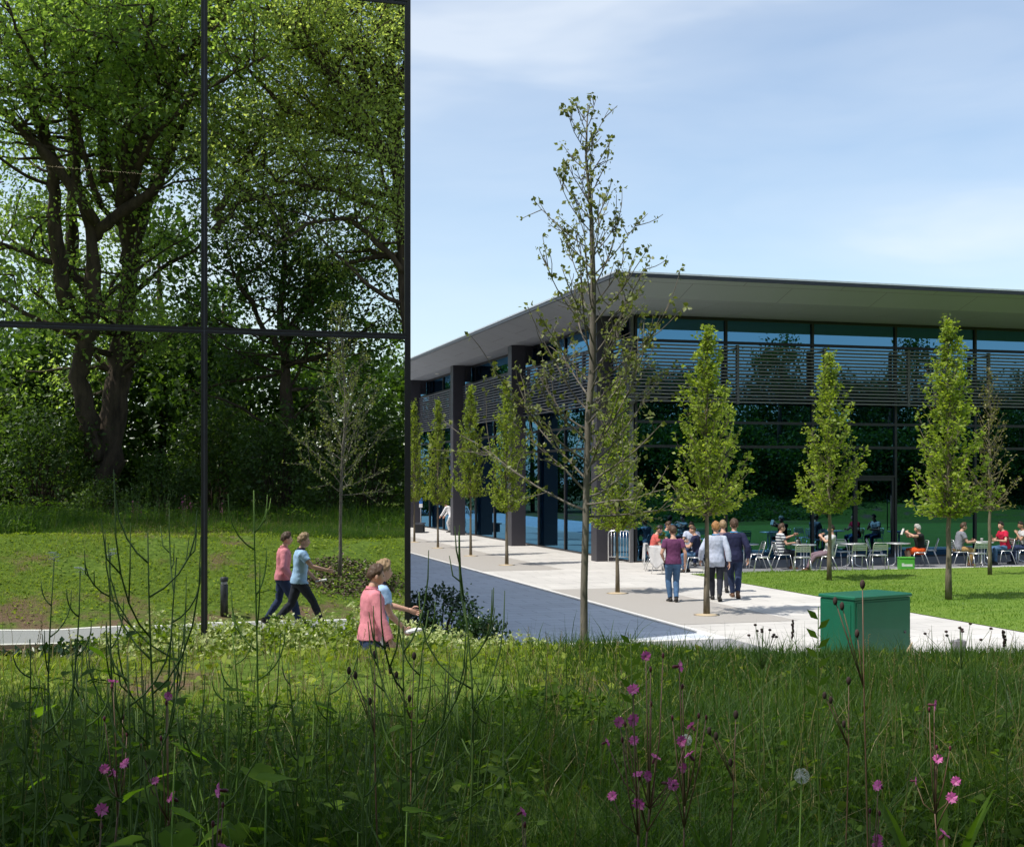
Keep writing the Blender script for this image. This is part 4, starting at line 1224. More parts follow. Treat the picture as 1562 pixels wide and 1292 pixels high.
for i, (lb, px, py, d, pr, mt, ln, wd, lf, wh, st0) in enumerate(SP):
    stalk_plant('seed_stalk', lb, px, py, d, pr, 300+i, 'weed', mt, ln, wd, lf, bool(wh), start=st0)

# red campion
def flower_mesh():
    mb = MB()
    for k in range(5):
        a = 2*math.pi*k/5
        c, s = math.cos(a), math.sin(a); px_, py_ = -s, c
        def q(r, t_, z): return (c*r+px_*t_, s*r+py_*t_, z)
        mb.add([q(0.001, 0, 0), q(0.0085, -0.0062, 0.0035), q(0.0160, -0.0080, 0.006 if k % 2 else 0.001), q(0.0138, 0, 0.005), q(0.0165, 0.0070, 0.003), q(0.0085, 0.0062, 0.0025)],
               [(0, 1, 2, 3), (0, 3, 4, 5)], True)
    n1 = len(mb.f)
    mb.etube([((0, 0, -0.019), (1, 0, 0), (0, 1, 0), 0.0015, 0.0015), ((0, 0, -0.014), (1, 0, 0), (0, 1, 0), 0.0045, 0.0045), ((0, 0, -0.006), (1, 0, 0), (0, 1, 0), 0.004, 0.004), ((0, 0, 0), (1, 0, 0), (0, 1, 0), 0.0025, 0.0025)], 8)
    me = bpy.data.meshes.new('flower'); me.from_pydata(mb.v, [], mb.f); me.materials.append(M_pink); me.materials.append(M_cal)
    mi = np.zeros(len(mb.f), dtype=np.int32); mi[n1:] = 1
    me.polygons.foreach_set('material_index', mi); me.update(); return me
FLM = flower_mesh()
def campion(label, px, py, d, nf, seed, spread=0.10, buds=3, fs=1.0):
    rng = np.random.default_rng(seed)
    top = at(px, py, d); gz = bz(top.x, top.y)
    root = empty('red_campion', (top.x, top.y, gz), 0, label, 'flower', 'red campions in the foreground grass')
    h = top.z-gz; st = MB(); lf = MB()
    pts = [Vector((0.02*math.sin(seed+3*u), 0.01*math.sin(seed*2+4*u), h*0.62*u-0.02)) for u in (0, 0.25, 0.5, 0.75, 1)]
    st.tube(pts, [0.0034, 0.0032, 0.003, 0.0027, 0.0025], 6)
    for u in (0.3, 0.55, 0.85):
        p = pts[int(u*4)]
        for sgn in (1, -1):
            o = Vector((math.cos(seed+u*9)*sgn, math.sin(seed+u*9)*sgn, 0.25))
            y_ = o.normalized(); x_ = y_.cross(Vector((0, 0, 1))).normalized(); L = 0.075
            lf.add([p, p+y_*L*0.4+x_*0.016, p+y_*L+Vector((0, 0, -0.012)), p+y_*L*0.4-x_*0.016], [(0, 1, 2), (0, 2, 3)], True)
    for i in range(nf+buds):
        u = (i+0.5)/(nf+buds)
        e = pts[-1]+Vector((CT*rng.normal(0, spread), rng.normal(0, spread*0.7), h*0.38*(0.15+0.85*u)*rng.uniform(0.75, 1.1)))
        if i == nf-1: e = Vector((0, 0, h))
        mid = pts[-1].lerp(e, 0.5)+Vector(((e.x)*0.12, 0, -0.02))
        st.tube([pts[-1] if i % 3 else pts[3].lerp(pts[4], 0.6), mid, e], [0.0022, 0.0018, 0.0014], 5)
        face = Vector((-ST*0.5+rng.normal(0, 0.7), -CT*0.5+rng.normal(0, 0.6), 0.35+rng.normal(0, 0.4)))
        if i < nf:
            f = bpy.data.objects.new('flower', FLM); COL.objects.link(f); f.parent = root
            f.location = e; f.rotation_euler = face.to_track_quat('Z', 'Y').to_euler(); s = fs*rng.uniform(0.8, 1.15); f.scale = (s, s, s)
        else:
            lf2 = MB(); lf2.ellipsoid(e, 0.0042, 0.0042, 0.0085, 8, 5)
            lf2.build('bud', M_cal, root)
    st.build('stem', M_red, root); lf.build('foliage', M_wl, root)
CP = [
 ('pink campion with the largest flower cluster, in front of the sparse tree base', 985, 1000, 3.5, 9, 0.075, 4),
 ('slim pink campion just right of the largest flower cluster', 1036, 1016, 3.6, 5, 0.03, 4),
 ('leaning pink campion on the left of the largest flower cluster', 966, 1052, 3.4, 5, 0.035, 1),
 ('pink campion at the right edge below the plaza', 1425, 1075, 4.0, 5, 0.05, 3),
 ('small pink campion at lower right between grass blades', 1340, 1198, 3.6, 4, 0.03, 2),
 ('bright pink campion at lower left beside the broad leaves', 335, 1205, 3.0, 7, 0.05, 3),
 ('half shaded purple campion left of the broad leaves', 256, 1062, 3.6, 3, 0.04, 3),
 ('purple campion high among the bushy seed stalks', 172, 1040, 3.8, 4, 0.05, 3),
 ('single pink campion at the bottom edge near the middle', 796, 1238, 3.2, 2, 0.02, 2),
 ('pink campion at the bottom right corner', 1440, 1272, 3.3, 2, 0.02, 2),
 ('small dark campion gone to bud at bottom left', 155, 1235, 3.1, 2, 0.03, 4),
]
for i, (lb, px, py, d, nf, spd, bd) in enumerate(CP): campion(lb, px, py, d, nf, 500+i, spd, bd)

# broad heart-leaved plants
def broad_plant(label, px, py, d, n_, size, seed):
    rng = np.random.default_rng(seed)
    top = at(px, py, d); gz = bz(top.x, top.y); h = top.z-gz
    root = empty('broad_leaved_plant', (top.x, top.y, gz), 0, label, 'weed', 'broad leaved plants of the foreground')
    st = MB(); lf = MB()
    for i in range(n_):
        az = 0.4+i*2.2+rng.uniform(-0.4, 0.4); hh = h*(1.0 if i == 0 else rng.uniform(0.45, 0.9)); r_ = 0.02 if i == 0 else rng.uniform(0.05, 0.15)
        o = Vector((math.cos(az), math.sin(az), 0)); e = o*r_+Vector((0, 0, hh))
        st.tube([(0, 0, -0.02), o*r_*0.4+Vector((0, 0, hh*0.6)), e], [0.0035, 0.003, 0.002], 5)
        heart(lf, e, o+Vector((0, 0, rng.uniform(-0.5, 0.1))), size*rng.uniform(0.7, 1.1), 0.6, seed+i)
    st.build('stem', M_stalkb, root); lf.build('foliage', M_bl, root)
for i, a_ in enumerate([
 ('bright broad leaf plant at lower left, sunlit leaf held flat', 255, 1140, 3.3, 6, 0.10),
 ('broad toothed leaves beside the bright pink campion', 398, 1195, 3.1, 6, 0.10),
 ('broad leaves low at the bottom left under the sunlit leaf', 250, 1240, 2.9, 5, 0.09),
 ('broad leaved plant in the shade between two dark seed stalks', 340, 1055, 4.0, 7, 0.10),
 ('shaded broad leaves near the bottom centre left', 610, 1240, 3.2, 4, 0.07),
 ('heart leaved plant in front of the pale planting at far left', 118, 985, 4.8, 7, 0.11),
 ('heart leaved plant standing against the sunny strip left of centre', 470, 1075, 4.3, 6, 0.09),
 ]): broad_plant(*a_, 700+i)

# long-leaved docks lower right
def blade_plant(label, px, py, d, n_, L, seed):
    rng = np.random.default_rng(seed); top = at(px, py, d); gz = bz(top.x, top.y); h = top.z-gz
    root = empty('dock_plant', (top.x, top.y, gz), 0, label, 'weed', 'dock plants of the foreground'); lf = MB()
    for i in range(n_):
        az = i*2.4+rng.uniform(-0.3, 0.3); o = Vector((math.cos(az), math.sin(az), 0)); x_ = Vector((-o.y, o.x, 0))
        l_ = L*rng.uniform(0.7, 1.1); vs = []; fs = []
        for k in range(7):
            u = k/6; c = o*l_*0.75*u+Vector((0, 0, h*(1.1*u-0.35*u*u))) if h > 0 else o*l_*u
            wd = 0.020*math.sin(math.pi*min(1, 0.12+0.88*u))**0.8*(L/0.3)
            vs += [c-x_*wd, c+Vector((0, 0, -0.004)), c+x_*wd]
        for k in range(6):
            a = k*3; fs += [(a, a+1, a+4, a+3), (a+1, a+2, a+5, a+4)]
        lf.add(vs, fs, True)
    lf.build('foliage', M_wl, root)
for i, a_ in enumerate([
 ('long leaved dock at the bottom edge right of the pink campions', 1085, 1215, 3.2, 8, 0.34),
 ('long leaved dock left of the dandelion clock', 1140, 1180, 3.7, 7, 0.30),
 ('long leaved dock under the largest pink campion', 1000, 1235, 3.1, 7, 0.30),
 ('long leaved dock at the right edge of the grass', 1430, 1130, 4.2, 7, 0.32)]): blade_plant(*a_, 800+i)

# dandelion clocks
M_pap = mat_leaf('pappus', (0.55, 0.57, 0.55), (0.66, 0.68, 0.66), (0.75, 0.77, 0.75), 0.4, 9, tcol=(1, 1, 1))
def clock(label, px, py, d, r, seed):
    rng = np.random.default_rng(seed); top = at(px, py, d); gz = bz(top.x, top.y); h = top.z-gz
    root = empty('dandelion_clock', (top.x, top.y, gz), 0, label, 'flower', 'dandelion clocks')
    st = MB(); st.tube([(-0.03, 0, -0.02), (-0.012, 0, h*0.5), (0, 0, h)], [0.003, 0.0027, 0.0024], 6); st.build('stem', M_stalkb, root)
    hd = MB(); hd.ellipsoid((0, 0, h), 0.004, 0.004, 0.004, 8, 5); c = Vector((0, 0, h))
    for i in range(80):
        v_ = Vector(rng.normal(0, 1, 3)).normalized(); e = c+v_*r; s_ = v_.orthogonal().normalized()
        hd.add([c+s_*0.0003, c-s_*0.0003, e-s_*0.0003, e+s_*0.0003], [(0, 1, 2, 3)])
        w_ = v_.cross(s_)
        for k in range(5):
            a = 1.2566*k; q = s_*math.cos(a)+w_*math.sin(a); p_ = s_*math.cos(a+0.25)+w_*math.sin(a+0.25)
            hd.add([e, e+q*r*0.30+v_*r*0.1, e+p_*r*0.30+v_*r*0.1], [(0, 1, 2)])
    hd.build('seed_head', M_pap, root)
clock('pale dandelion clock on a bare stem at lower right', 1223, 1183, 3.6, 0.019, 1)
clock('faint dandelion clock behind the slim pink campion', 1047, 1128, 4.3, 0.017, 2)

# seed heads standing against the plaza
M_seed = mat_plain('seed_brown', (0.06, 0.035, 0.03), 0.8)
def seed_stem(label, px, py, d, kind, seed):
    rng = np.random.default_rng(seed); top = at(px, py, d); gz = bz(top.x, top.y); h = top.z-gz
    root = empty('seed_head_stem', (top.x, top.y, gz), 0, label, 'weed', 'seed heads against the plaza')
    st = MB(); sd = MB(); heads = []
    pts = [Vector((0.012*math.sin(seed+3*u), 0, h*u-0.02*(1-u))) for u in (0, .25, .5, .75, 1)]
    st.tube(pts, [0.003, 0.0028, 0.0026, 0.0022, 0.0016], 6)
    ax = Vector((CT, -ST, 0))
    if kind == 'campion':
        heads.append((pts[-1]+Vector((0, 0, 0.004)), 0.008, 0.014))
        for k, (s_, z_) in enumerate([(-0.10, -0.045), (-0.075, -0.06), (-0.02, -0.14)]):
            e = pts[-1]+ax*s_*0.8+Vector((0, 0, z_)); st.tube([pts[3], pts[3].lerp(e, 0.6), e], [0.002, 0.0018, 0.0014], 5)
            heads.append((e, 0.007, 0.013))
    elif kind == 'spike':
        for k in range(14): sd.ellipsoid(pts[-1]-Vector((0, 0, 0.004*k))+Vector(rng.normal(0, 0.003, 3)), 0.0045, 0.0045, 0.006, 6, 4)
    elif kind == 'umbel':
        for k in range(9):
            e = pts[-1]+ax*rng.normal(0, 0.055)+Vector((0, rng.normal(0, 0.03), rng.uniform(-0.05, 0.01))); st.tube([pts[3].lerp(pts[4], 0.3), e], [0.0014, 0.001], 4)
            heads.append((e, 0.007, 0.005))
    elif kind == 'leafy':
        for k in range(9):
            u = 0.74+0.25*k/9; j = min(3, int(u*4)); p = pts[j].lerp(pts[j+1], u*4-j); sg = 1 if k % 2 else -1
            o = (ax*sg+Vector((0, 0, 0.9))).normalized(); x_ = o.cross(Vector((ST, CT, 0))).normalized(); L = 0.07*(1.2-0.5*u)
            sd.add([p, p+o*L*0.45+x_*0.011, p+o*L, p+o*L*0.45-x_*0.011], [(0, 1, 2), (0, 2, 3)], True)
    st.build('stem', M_stalk if kind != 'campion' else M_red, root)
    for c_, r1, r2 in heads:
        hb_ = MB(); hb_.ellipsoid(c_, r1, r1, r2, 8, 6); hb_.build('seed_head', M_seed, root)
    if sd.v: sd.build('foliage' if kind == 'leafy' else 'seed_head', M_wl if kind == 'leafy' else M_seed, root)
for i, a_ in enumerate([
 ('brown seed heads on a forked stalk in front of the green cabinet', 1321, 893, 3.8, 'campion'),
 ('leafy dark stalk in front of the left side of the green cabinet', 1252, 925, 4.2, 'leafy'),
 ('plantain spike left of the green cabinet, against the pale paving', 1208, 948, 4.6, 'spike'),
 ('thin umbel of seeds against the pale paving, midway between sparse tree and cabinet', 1160, 955, 5.0, 'umbel'),
 ('small umbel right of the green cabinet beside the marker post', 1462, 955, 5.0, 'umbel'),
 ('plantain spike right of the marker post near the picture edge', 1532, 963, 4.8, 'spike'),
 ('leafy stalk just right of the sparse tree trunk', 966, 966, 4.6, 'leafy'),
 ('brown campion seed heads in front of the pink shirted man', 577, 1000, 4.0, 'campion'),
 ('brown campion seed heads right of the pink shirted man, over the sunny strip', 632, 1002, 4.4, 'campion'),
 ('brown campion seed heads in the dark grass left of the dandelion clock', 1118, 1092, 3.9, 'campion'),
 ('brown campion seed heads at the right over the dark grass', 1290, 1040, 4.3, 'campion'),
 ]): seed_stem(*a_, 900+i)
# ------------------------------------------------------------------ people
def cloth(name, col, var=0.10):
    if name in MATS: return MATS[name]
    m, t, out = nt(name); v = coords(t)
    n = noise(t, v, 7, 4); n2 = noise(t, v, 22, 3)
    c = ramp(t, n, [(0.3, tuple(x*(1-var) for x in col)), (0.7, tuple(min(1, x*(1+var)) for x in col))])
    p = pbsdf(t, out, c, 0.85, 0, 0.2, bump(t, n2, 0.35, 0.012))
    MATS[name] = m; return m
def skin(name, col):
    if name in MATS: return MATS[name]
    m, t, out = nt(name); v = coords(t); n = noise(t, v, 9, 3)
    c = ramp(t, n, [(0.3, tuple(x*0.92 for x in col)), (0.7, (min(1, col[0]*1.06), col[1], col[2]))])
    p = pbsdf(t, out, c, 0.5, 0, 0.4); p.inputs['Subsurface Weight'].default_value = 0.0
    MATS[name] = m; return m
SK = skin('fair_skin', (0.60, 0.36, 0.26)); SKT = skin('tan_skin', (0.42, 0.25, 0.16))
M_eye = mat_plain('eye_dark', (0.02, 0.015, 0.012), 0.2)
M_lip = mat_plain('lip', (0.40, 0.16, 0.13), 0.5)
M_stripe, t, out = nt('striped_jersey')
v = coords(t); sx = t.nodes.new('ShaderNodeSeparateXYZ'); t.links.new(v, sx.inputs[0])
mm = t.nodes.new('ShaderNodeMath'); mm.operation = 'MULTIPLY'; t.links.new(sx.outputs[2], mm.inputs[0]); mm.inputs[1].default_value = 11.5
fr_ = t.nodes.new('ShaderNodeMath'); fr_.operation = 'FRACT'; t.links.new(mm.outputs[0], fr_.inputs[0])
pbsdf(t, out, ramp(t, fr_.outputs[0], [(0.50, (0.70, 0.72, 0.75)), (0.52, (0.05, 0.055, 0.09))]), 0.85, 0, 0.2)

def ik(S, T, l1, l2, pole):
    S = Vector(S); T = Vector(T); D_ = T-S; d = D_.length
    d2 = min(d, (l1+l2)*0.995); dn = D_.normalized(); T = S+dn*d2
    a = (l1*l1-l2*l2+d2*d2)/(2*d2); hgt = math.sqrt(max(0, l1*l1-a*a))
    p = Vector(pole); p = (p-dn*p.dot(dn)).normalized()
    return S+dn*a+p*hgt, T

def head_grid(nu, nv, off=None):
    az = np.linspace(-np.pi, np.pi, nu, endpoint=False); la = np.linspace(-np.pi/2, np.pi/2, nv)
    A, L = np.meshgrid(az, la); A = A.ravel(); L = L.ravel()
    x = np.cos(L)*np.cos(A); y = np.cos(L)*np.sin(A); z = np.sin(L)
    t_ = np.clip((-z-0.05)/0.95, 0, 1)
    fx = np.where(x > 0, 0.090*(1+0.30*t_), 0.100*(1-0.55*t_))
    X = x*fx; Y = y*0.077*(1-0.34*t_); Z = z*0.118
    g = lambda c, s, q: np.exp(-((q-c)/s)**2)
    frontm = np.cos(L)*(np.abs(A) < 1.3)
    X = X + frontm*(0.026*g(0, 0.15, A)*g(-0.22, 0.14, z) + 0.012*g(0, 0.14, A)*g(0.0, 0.15, z) - 0.008*(g(0.42, 0.18, A)+g(-0.42, 0.18, A))*g(0.03, 0.10, z)
        + 0.005*g(0.2, 0.08, z)*g(0, 0.7, A) + 0.006*g(0, 0.25, A)*g(-0.52, 0.10, z) + 0.010*g(0, 0.35, A)*g(-0.86, 0.10, z))
    return A, z, np.stack([X, Y, Z], 1)
def grid_faces(nu, nv):
    fs = []
    for j in range(nv-1):
        for i in range(nu):
            i2 = (i+1) % nu
            fs.append((j*nu+i, j*nu+i2, (j+1)*nu+i2, (j+1)*nu+i))
    return fs

def make_hand(mb, wrist, direc, normal, curl, side, s=1.0):
    """palm and five fingers; normal points out of the back of the hand"""
    d = Vector(direc).normalized(); n = Vector(normal); n = (n-d*n.dot(d)).normalized(); u = d.cross(n)*side   # u towards thumb
    W_ = Vector(wrist)
    mb.etube([(W_-d*0.02, u, n, 0.026*s, 0.020*s), (W_+d*0.015*s, u, n, 0.031*s, 0.018*s), (W_+d*0.05*s, u, n, 0.040*s, 0.016*s), (W_+d*0.085*s, u, n, 0.041*s, 0.014*s), (W_+d*0.098*s, u, n, 0.036*s, 0.010*s)], 10)
    for k, (o, L, r_) in enumerate([(0.031, 0.074, 0.0085), (0.0105, 0.082, 0.0088), (-0.0105, 0.076, 0.0084), (-0.031, 0.060, 0.0074)]):
        p = W_+d*0.088*s+u*o*s; pts = [p]; a = curl*0.55+0.06*k
        dd = d.copy()
        for seg, fr in enumerate((0.45, 0.30, 0.25)):
            dd = (dd*math.cos(a)-n*math.sin(a)).normalized(); nn = n; pts.append(pts[-1]+dd*L*fr*s)
            n2 = (n*math.cos(a)); a = curl*0.75
        mb.tube(pts, [r_*s, r_*0.95*s, r_*0.86*s, r_*0.62*s], 7)
    p = W_+d*0.028*s+u*0.030*s
    t1 = p+(d*0.6+u*0.75-n*0.25).normalized()*0.040*s; t2 = t1+(d*0.85+u*0.25-n*0.45*(0.4+curl)).normalized()*0.030*s; t3 = t2+(d*0.8-u*0.1-n*0.6*curl).normalized()*0.024*s
    mb.tube([p-u*0.006*s, t1, t2, t3], [0.0125*s, 0.0105*s, 0.0095*s, 0.0065*s], 7)

DG = None
def person(label, loc, heading, H=1.76, pelvis=(0, 0.94), lean=3, ankles=None, wrists=None, head=(0, 0), top=None, sleeve='long', bottom=None,
           shoe=None, hair=None, hstyle='short', sk=SK, voxel=0.014, group=None, skirt=False, curl=(0.5, 0.5), detail=False, collar=None, slim=1.0, palms=None, hem=-0.10, female=False, lanyard=None):
    s = H/1.76
    root = empty('person', loc, heading, label, 'person', group)
    V3 = lambda p: Vector(p)*s
    P0 = V3((pelvis[0], 0, pelvis[1]))
    l = R(lean); U = Vector((math.sin(l), 0, math.cos(l))); Fw = Vector((math.cos(l), 0, -math.sin(l))); Lf = Vector((0, 1, 0))
    sp = lambda h, x=0.0: P0+U*h*s+Fw*x*s
    mb = MB()
    k = slim*s
    wch = 0.160 if not female else 0.150
    mb.etube([(sp(-0.13, -0.005), Lf, Fw, 0.10*k, 0.085*k), (sp(-0.07, -0.012), Lf, Fw, 0.163*k, 0.113*k), (sp(0.02, -0.008), Lf, Fw, 0.166*k, 0.115*k), (sp(0.12, 0), Lf, Fw, 0.147*k, 0.103*k),
              (sp(0.22, 0.004), Lf, Fw, 0.150*k, 0.106*k), (sp(0.33, 0.004), Lf, Fw, wch*1.06*k, 0.118*k), (sp(0.42, -0.002), Lf, Fw, wch*1.12*k, 0.112*k), (sp(0.475, -0.012), Lf, Fw, 0.150*k, 0.088*k),
              (sp(0.515, -0.018), Lf, Fw, 0.090*k, 0.066*k), (sp(0.545, -0.016), Lf, Fw, 0.060*s, 0.058*s)], 18)
    nb = sp(0.52, -0.018); nt_ = sp(0.615, 0.006+0.01)
    mb.tube([nb, nt_], [0.060*s, 0.054*s], 12)
    bones = [('torso', sp(-0.05), sp(0.30), 0.15*k), ('torso', sp(0.30), sp(0.50), 0.16*k), ('neck', sp(0.545, -0.014), nt_, 0.06*s)]
    hips = []; 
    for i, sd in enumerate((1, -1)):
        hip = sp(-0.03)+Lf*sd*0.088*s
        an = V3(ankles[i][:3]) if ankles else V3((0, sd*0.09, 0.085))
        kn, an = ik(hip, an, 0.435*s, 0.425*s, (1, sd*0.12, 0.15))
        mid = hip.lerp(kn, 0.45); cal = kn.lerp(an, 0.30)
        mb.tube([hip+Vector((0, 0, 0.03)), hip.lerp(kn, 0.18), mid, kn.lerp(hip, 0.12), kn, cal, kn.lerp(an, 0.62), an.lerp(kn, 0.06), an], [0.075*k, 0.088*k, 0.077*k, 0.060*k, 0.056*k, 0.058*k, 0.047*k, 0.039*k, 0.040*k], 12)
        pit = R(ankles[i][3]) if ankles and len(ankles[i]) > 3 else 0.0
        fd = Vector((math.cos(pit), sd*0.14, math.sin(pit))).normalized(); fu = Vector((-math.sin(pit), 0, math.cos(pit)))
        fs_ = fu.cross(fd).normalized()
        c0 = an-fu*0.045*s
        mb.etube([(c0-fd*0.075*s, fs_, fu, 0.022*s, 0.026*s), (c0-fd*0.055*s, fs_, fu, 0.036*s, 0.040*s), (c0+fd*0.02*s, fs_, fu, 0.040*s, 0.042*s), (c0+fd*0.09*s-fu*0.008*s, fs_, fu, 0.046*s, 0.030*s), (c0+fd*0.15*s-fu*0.016*s, fs_, fu, 0.044*s, 0.022*s), (c0+fd*0.185*s-fu*0.02*s, fs_, fu, 0.026*s, 0.014*s)], 10)
        bones += [('thigh', hip, kn, 0.08*k), ('shank', kn, an, 0.05*k), ('foot', c0-fd*0.05*s, c0+fd*0.16*s, 0.04*s)]
    hands = []
    for i, sd in enumerate((1, -1)):
        sh = sp(0.452, -0.012)+Lf*sd*0.178*k
        wr = V3(wrists[i]) if wrists else V3((0.04, sd*0.25, 0.86))
        el, wr = ik(sh, wr, 0.292*s, 0.262*s, (-0.75, sd*0.55, -0.35))
        mb.tube([sh-Lf*sd*0.055*s+U*0.006*s, sh, sh.lerp(el, 0.3), sh.lerp(el, 0.75), el, el.lerp(wr, 0.25), el.lerp(wr, 0.7), wr], [0.050*k, 0.056*k, 0.050*k, 0.043*k, 0.040*k, 0.041*k, 0.032*s, 0.027*s], 12)
        bones += [('upper', sh, el, 0.052*k), ('fore', el, wr, 0.040*k)]
        hands.append((wr, (wr-el).normalized(), sd, curl[i]))
    me = bpy.data.meshes.new('tmp'); me.from_pydata(mb.v, [], mb.f)
    ob = bpy.data.objects.new('tmp', me); COL.objects.link(ob)
    m1 = ob.modifiers.new('r', 'REMESH'); m1.mode = 'VOXEL'; m1.voxel_size = voxel*s
    m2 = ob.modifiers.new('s', 'SMOOTH'); m2.iterations = 5; m2.factor = 0.5
    dg = bpy.context.evaluated_depsgraph_get(); ev = ob.evaluated_get(dg)
    bm_ = bpy.data.meshes.new_from_object(ev)
    nv = len(bm_.vertices); Vv = np.zeros(nv*3); bm_.vertices.foreach_get('co', Vv); Vv = Vv.reshape(-1, 3)
    Nn = np.zeros(nv*3); bm_.vertices.foreach_get('normal', Nn); Nn = Nn.reshape(-1, 3)
    polys = [tuple(p.vertices) for p in bm_.polygons]
    bpy.data.objects.remove(ob); bpy.data.meshes.remove(me); bpy.data.meshes.remove(bm_)
    # nearest bone
    best = np.full(nv, 1e9); bi = np.zeros(nv, int); bt = np.zeros(nv)
    for j, (nm, a, b, r_) in enumerate(bones):
        a = np.array(a); b = np.array(b); ab = b-a
        t_ = ((Vv-a)@ab)/(ab@ab); tc_ = np.clip(t_, 0, 1)
        dd = np.linalg.norm(Vv-(a+tc_[:, None]*ab), axis=1)/r_
        mk = dd < best; best[mk] = dd[mk]; bi[mk] = j; bt[mk] = t_[mk]
    kinds = np.array([b[0] for b in bones])[bi]
    hgt = (Vv-np.array(P0))@np.array(U)/s
    # body: trunk and limbs, head and hands in one mesh
    body = MB(); body.add([tuple(q) for q in Vv], polys, True)
    yaw, pit = R(head[0]), R(head[1])
    HC = nt_ + Vector((0.018, 0, 0.072))*s + Fw*0.012*s*math.sin(pit)
    RM = Matrix.Rotation(yaw, 3, 'Z') @ Matrix.Rotation(pit, 3, 'Y')
    RMn = np.array(RM)
    nu, nvv = (36, 26) if detail else (24, 18)
    A, zz, G = head_grid(nu, nvv)
    G = (G*s*0.98)@RMn.T+np.array(HC)
    body.add([tuple(q) for q in G], grid_faces(nu, nvv), True)
    for sd in (1, -1):
        e = MB(); e.ellipsoid((0, 0, 0), 0.021, 0.009, 0.032, 8, 6)
        body.add([tuple(RM@(Vector(q)+Vector((-0.008, sd*0.080, -0.008)))*s+HC) for q in e.v], e.f, True)
    for wr, dr, sd, cu in hands:
        nrm = palms[0 if sd == 1 else 1] if palms else Vector((0.15, sd, 0.0))
        hm = MB(); make_hand(hm, wr, dr, nrm, cu, sd if True else 1, s)
        body.add(hm.v, hm.f, True)
    body.build('body', sk, root)
    # eyes and mouth
    if detail:
        for sd in (1, -1):
            e = MB(); e.ellipsoid(RM@(Vector((0.0775, sd*0.031, 0.006))*s)+HC, 0.009*s, 0.010*s, 0.006*s, 8, 6); e.build('eye', M_eye, root)
        e = MB(); e.ellipsoid(RM@(Vector((0.092, 0, -0.060))*s)+HC, 0.008*s, 0.021*s, 0.006*s, 10, 6); e.build('mouth', M_lip, root)
    # hair
    nu2, nv2 = (64, 44) if detail else (44, 30)
    A, zz, G0 = head_grid(nu2, nv2)
    if hstyle == 'curly': ln = np.interp(np.abs(A), [0, .7, 1.1, 1.5, 2.0, 2.5, 3.2], [.42, .36, .1, -.35, -.55, -.7, -.75])
    elif hstyle == 'crop': ln = np.interp(np.abs(A), [0, .7, 1.1, 1.5, 1.9, 2.4, 3.2], [.56, .54, .35, .15, .05, -.25, -.35])
    else: ln = np.interp(np.abs(A), [0, .7, 1.0, 1.35, 1.6, 1.95, 2.4, 3.2], [.50, .46, .25, .03, .02, -.12, -.38, -.44])
    ex_ = sstep(0, 0.35, zz-ln)
    vol = {'short': 0.022, 'crop': 0.012, 'curly': 0.034, 'tousled': 0.030}[hstyle]
    nz = np.array([mnoise.noise((q[0]*38, q[1]*38, q[2]*30+len(label))) for q in G0])
    nz2 = np.array([mnoise.noise((q[0]*95, q[1]*95, q[2]*60+3)) for q in G0])
    nrmv = G0/np.linalg.norm(G0, axis=1)[:, None]
    topf = 0.75+0.6*np.clip(zz, 0, 1)+0.35*np.clip(np.cos(A), 0, 1)*np.clip(zz, 0, 1)
    amp = 0.017 if hstyle in ('curly', 'tousled') else 0.010
    G1 = G0+nrmv*(0.003+ex_*(vol*topf+amp*nz+0.6*amp*nz2))[:, None]
    ok = zz > ln
    fs = [f for f in grid_faces(nu2, nv2) if all(ok[i] for i in f)]
    used = sorted(set(i for f in fs for i in f)); mp_ = {v_: i for i, v_ in enumerate(used)}
    G1 = (G1*s*0.98)@RMn.T+np.array(HC)
    hb = MB(); hb.add([tuple(G1[i]) for i in used], [tuple(mp_[i] for i in f) for f in fs], True)
    hb.build('hair', hair, root)
    # clothes: shells following the body
    sd0 = (len(label)*7) % 13
    def shell(name, mask, off, mat, fold, drape=0.0):
        fs = [f for f in polys if all(mask[i] for i in f)]
        if not fs: return
        used = sorted(set(i for f in fs for i in f)); mp_ = {v_: i for i, v_ in enumerate(used)}
        q = Vv[used]; nn = Nn[used]
        fn = np.array([1.3*(0.35-abs(mnoise.noise((a*9+2*c, b*9-3*c, c*5+sd0))))+0.6*mnoise.noise((a*22, b*22, c*13+sd0)) for a, b, c in q])
        o_ = off+fold*fn
        if drape: o_ = o_+drape*np.clip(0.12-hgt[used], 0, 0.3)
        q = q+nn*(np.maximum(o_, 0.004)*s)[:, None]
        c_ = MB(); c_.add([tuple(x) for x in q], [tuple(mp_[i] for i in f) for f in fs], True)
        ob_ = c_.build(name, mat, root)
        so_ = ob_.modifiers.new('thick', 'SOLIDIFY'); so_.thickness = 0.004; so_.offset = 0
        return ob_
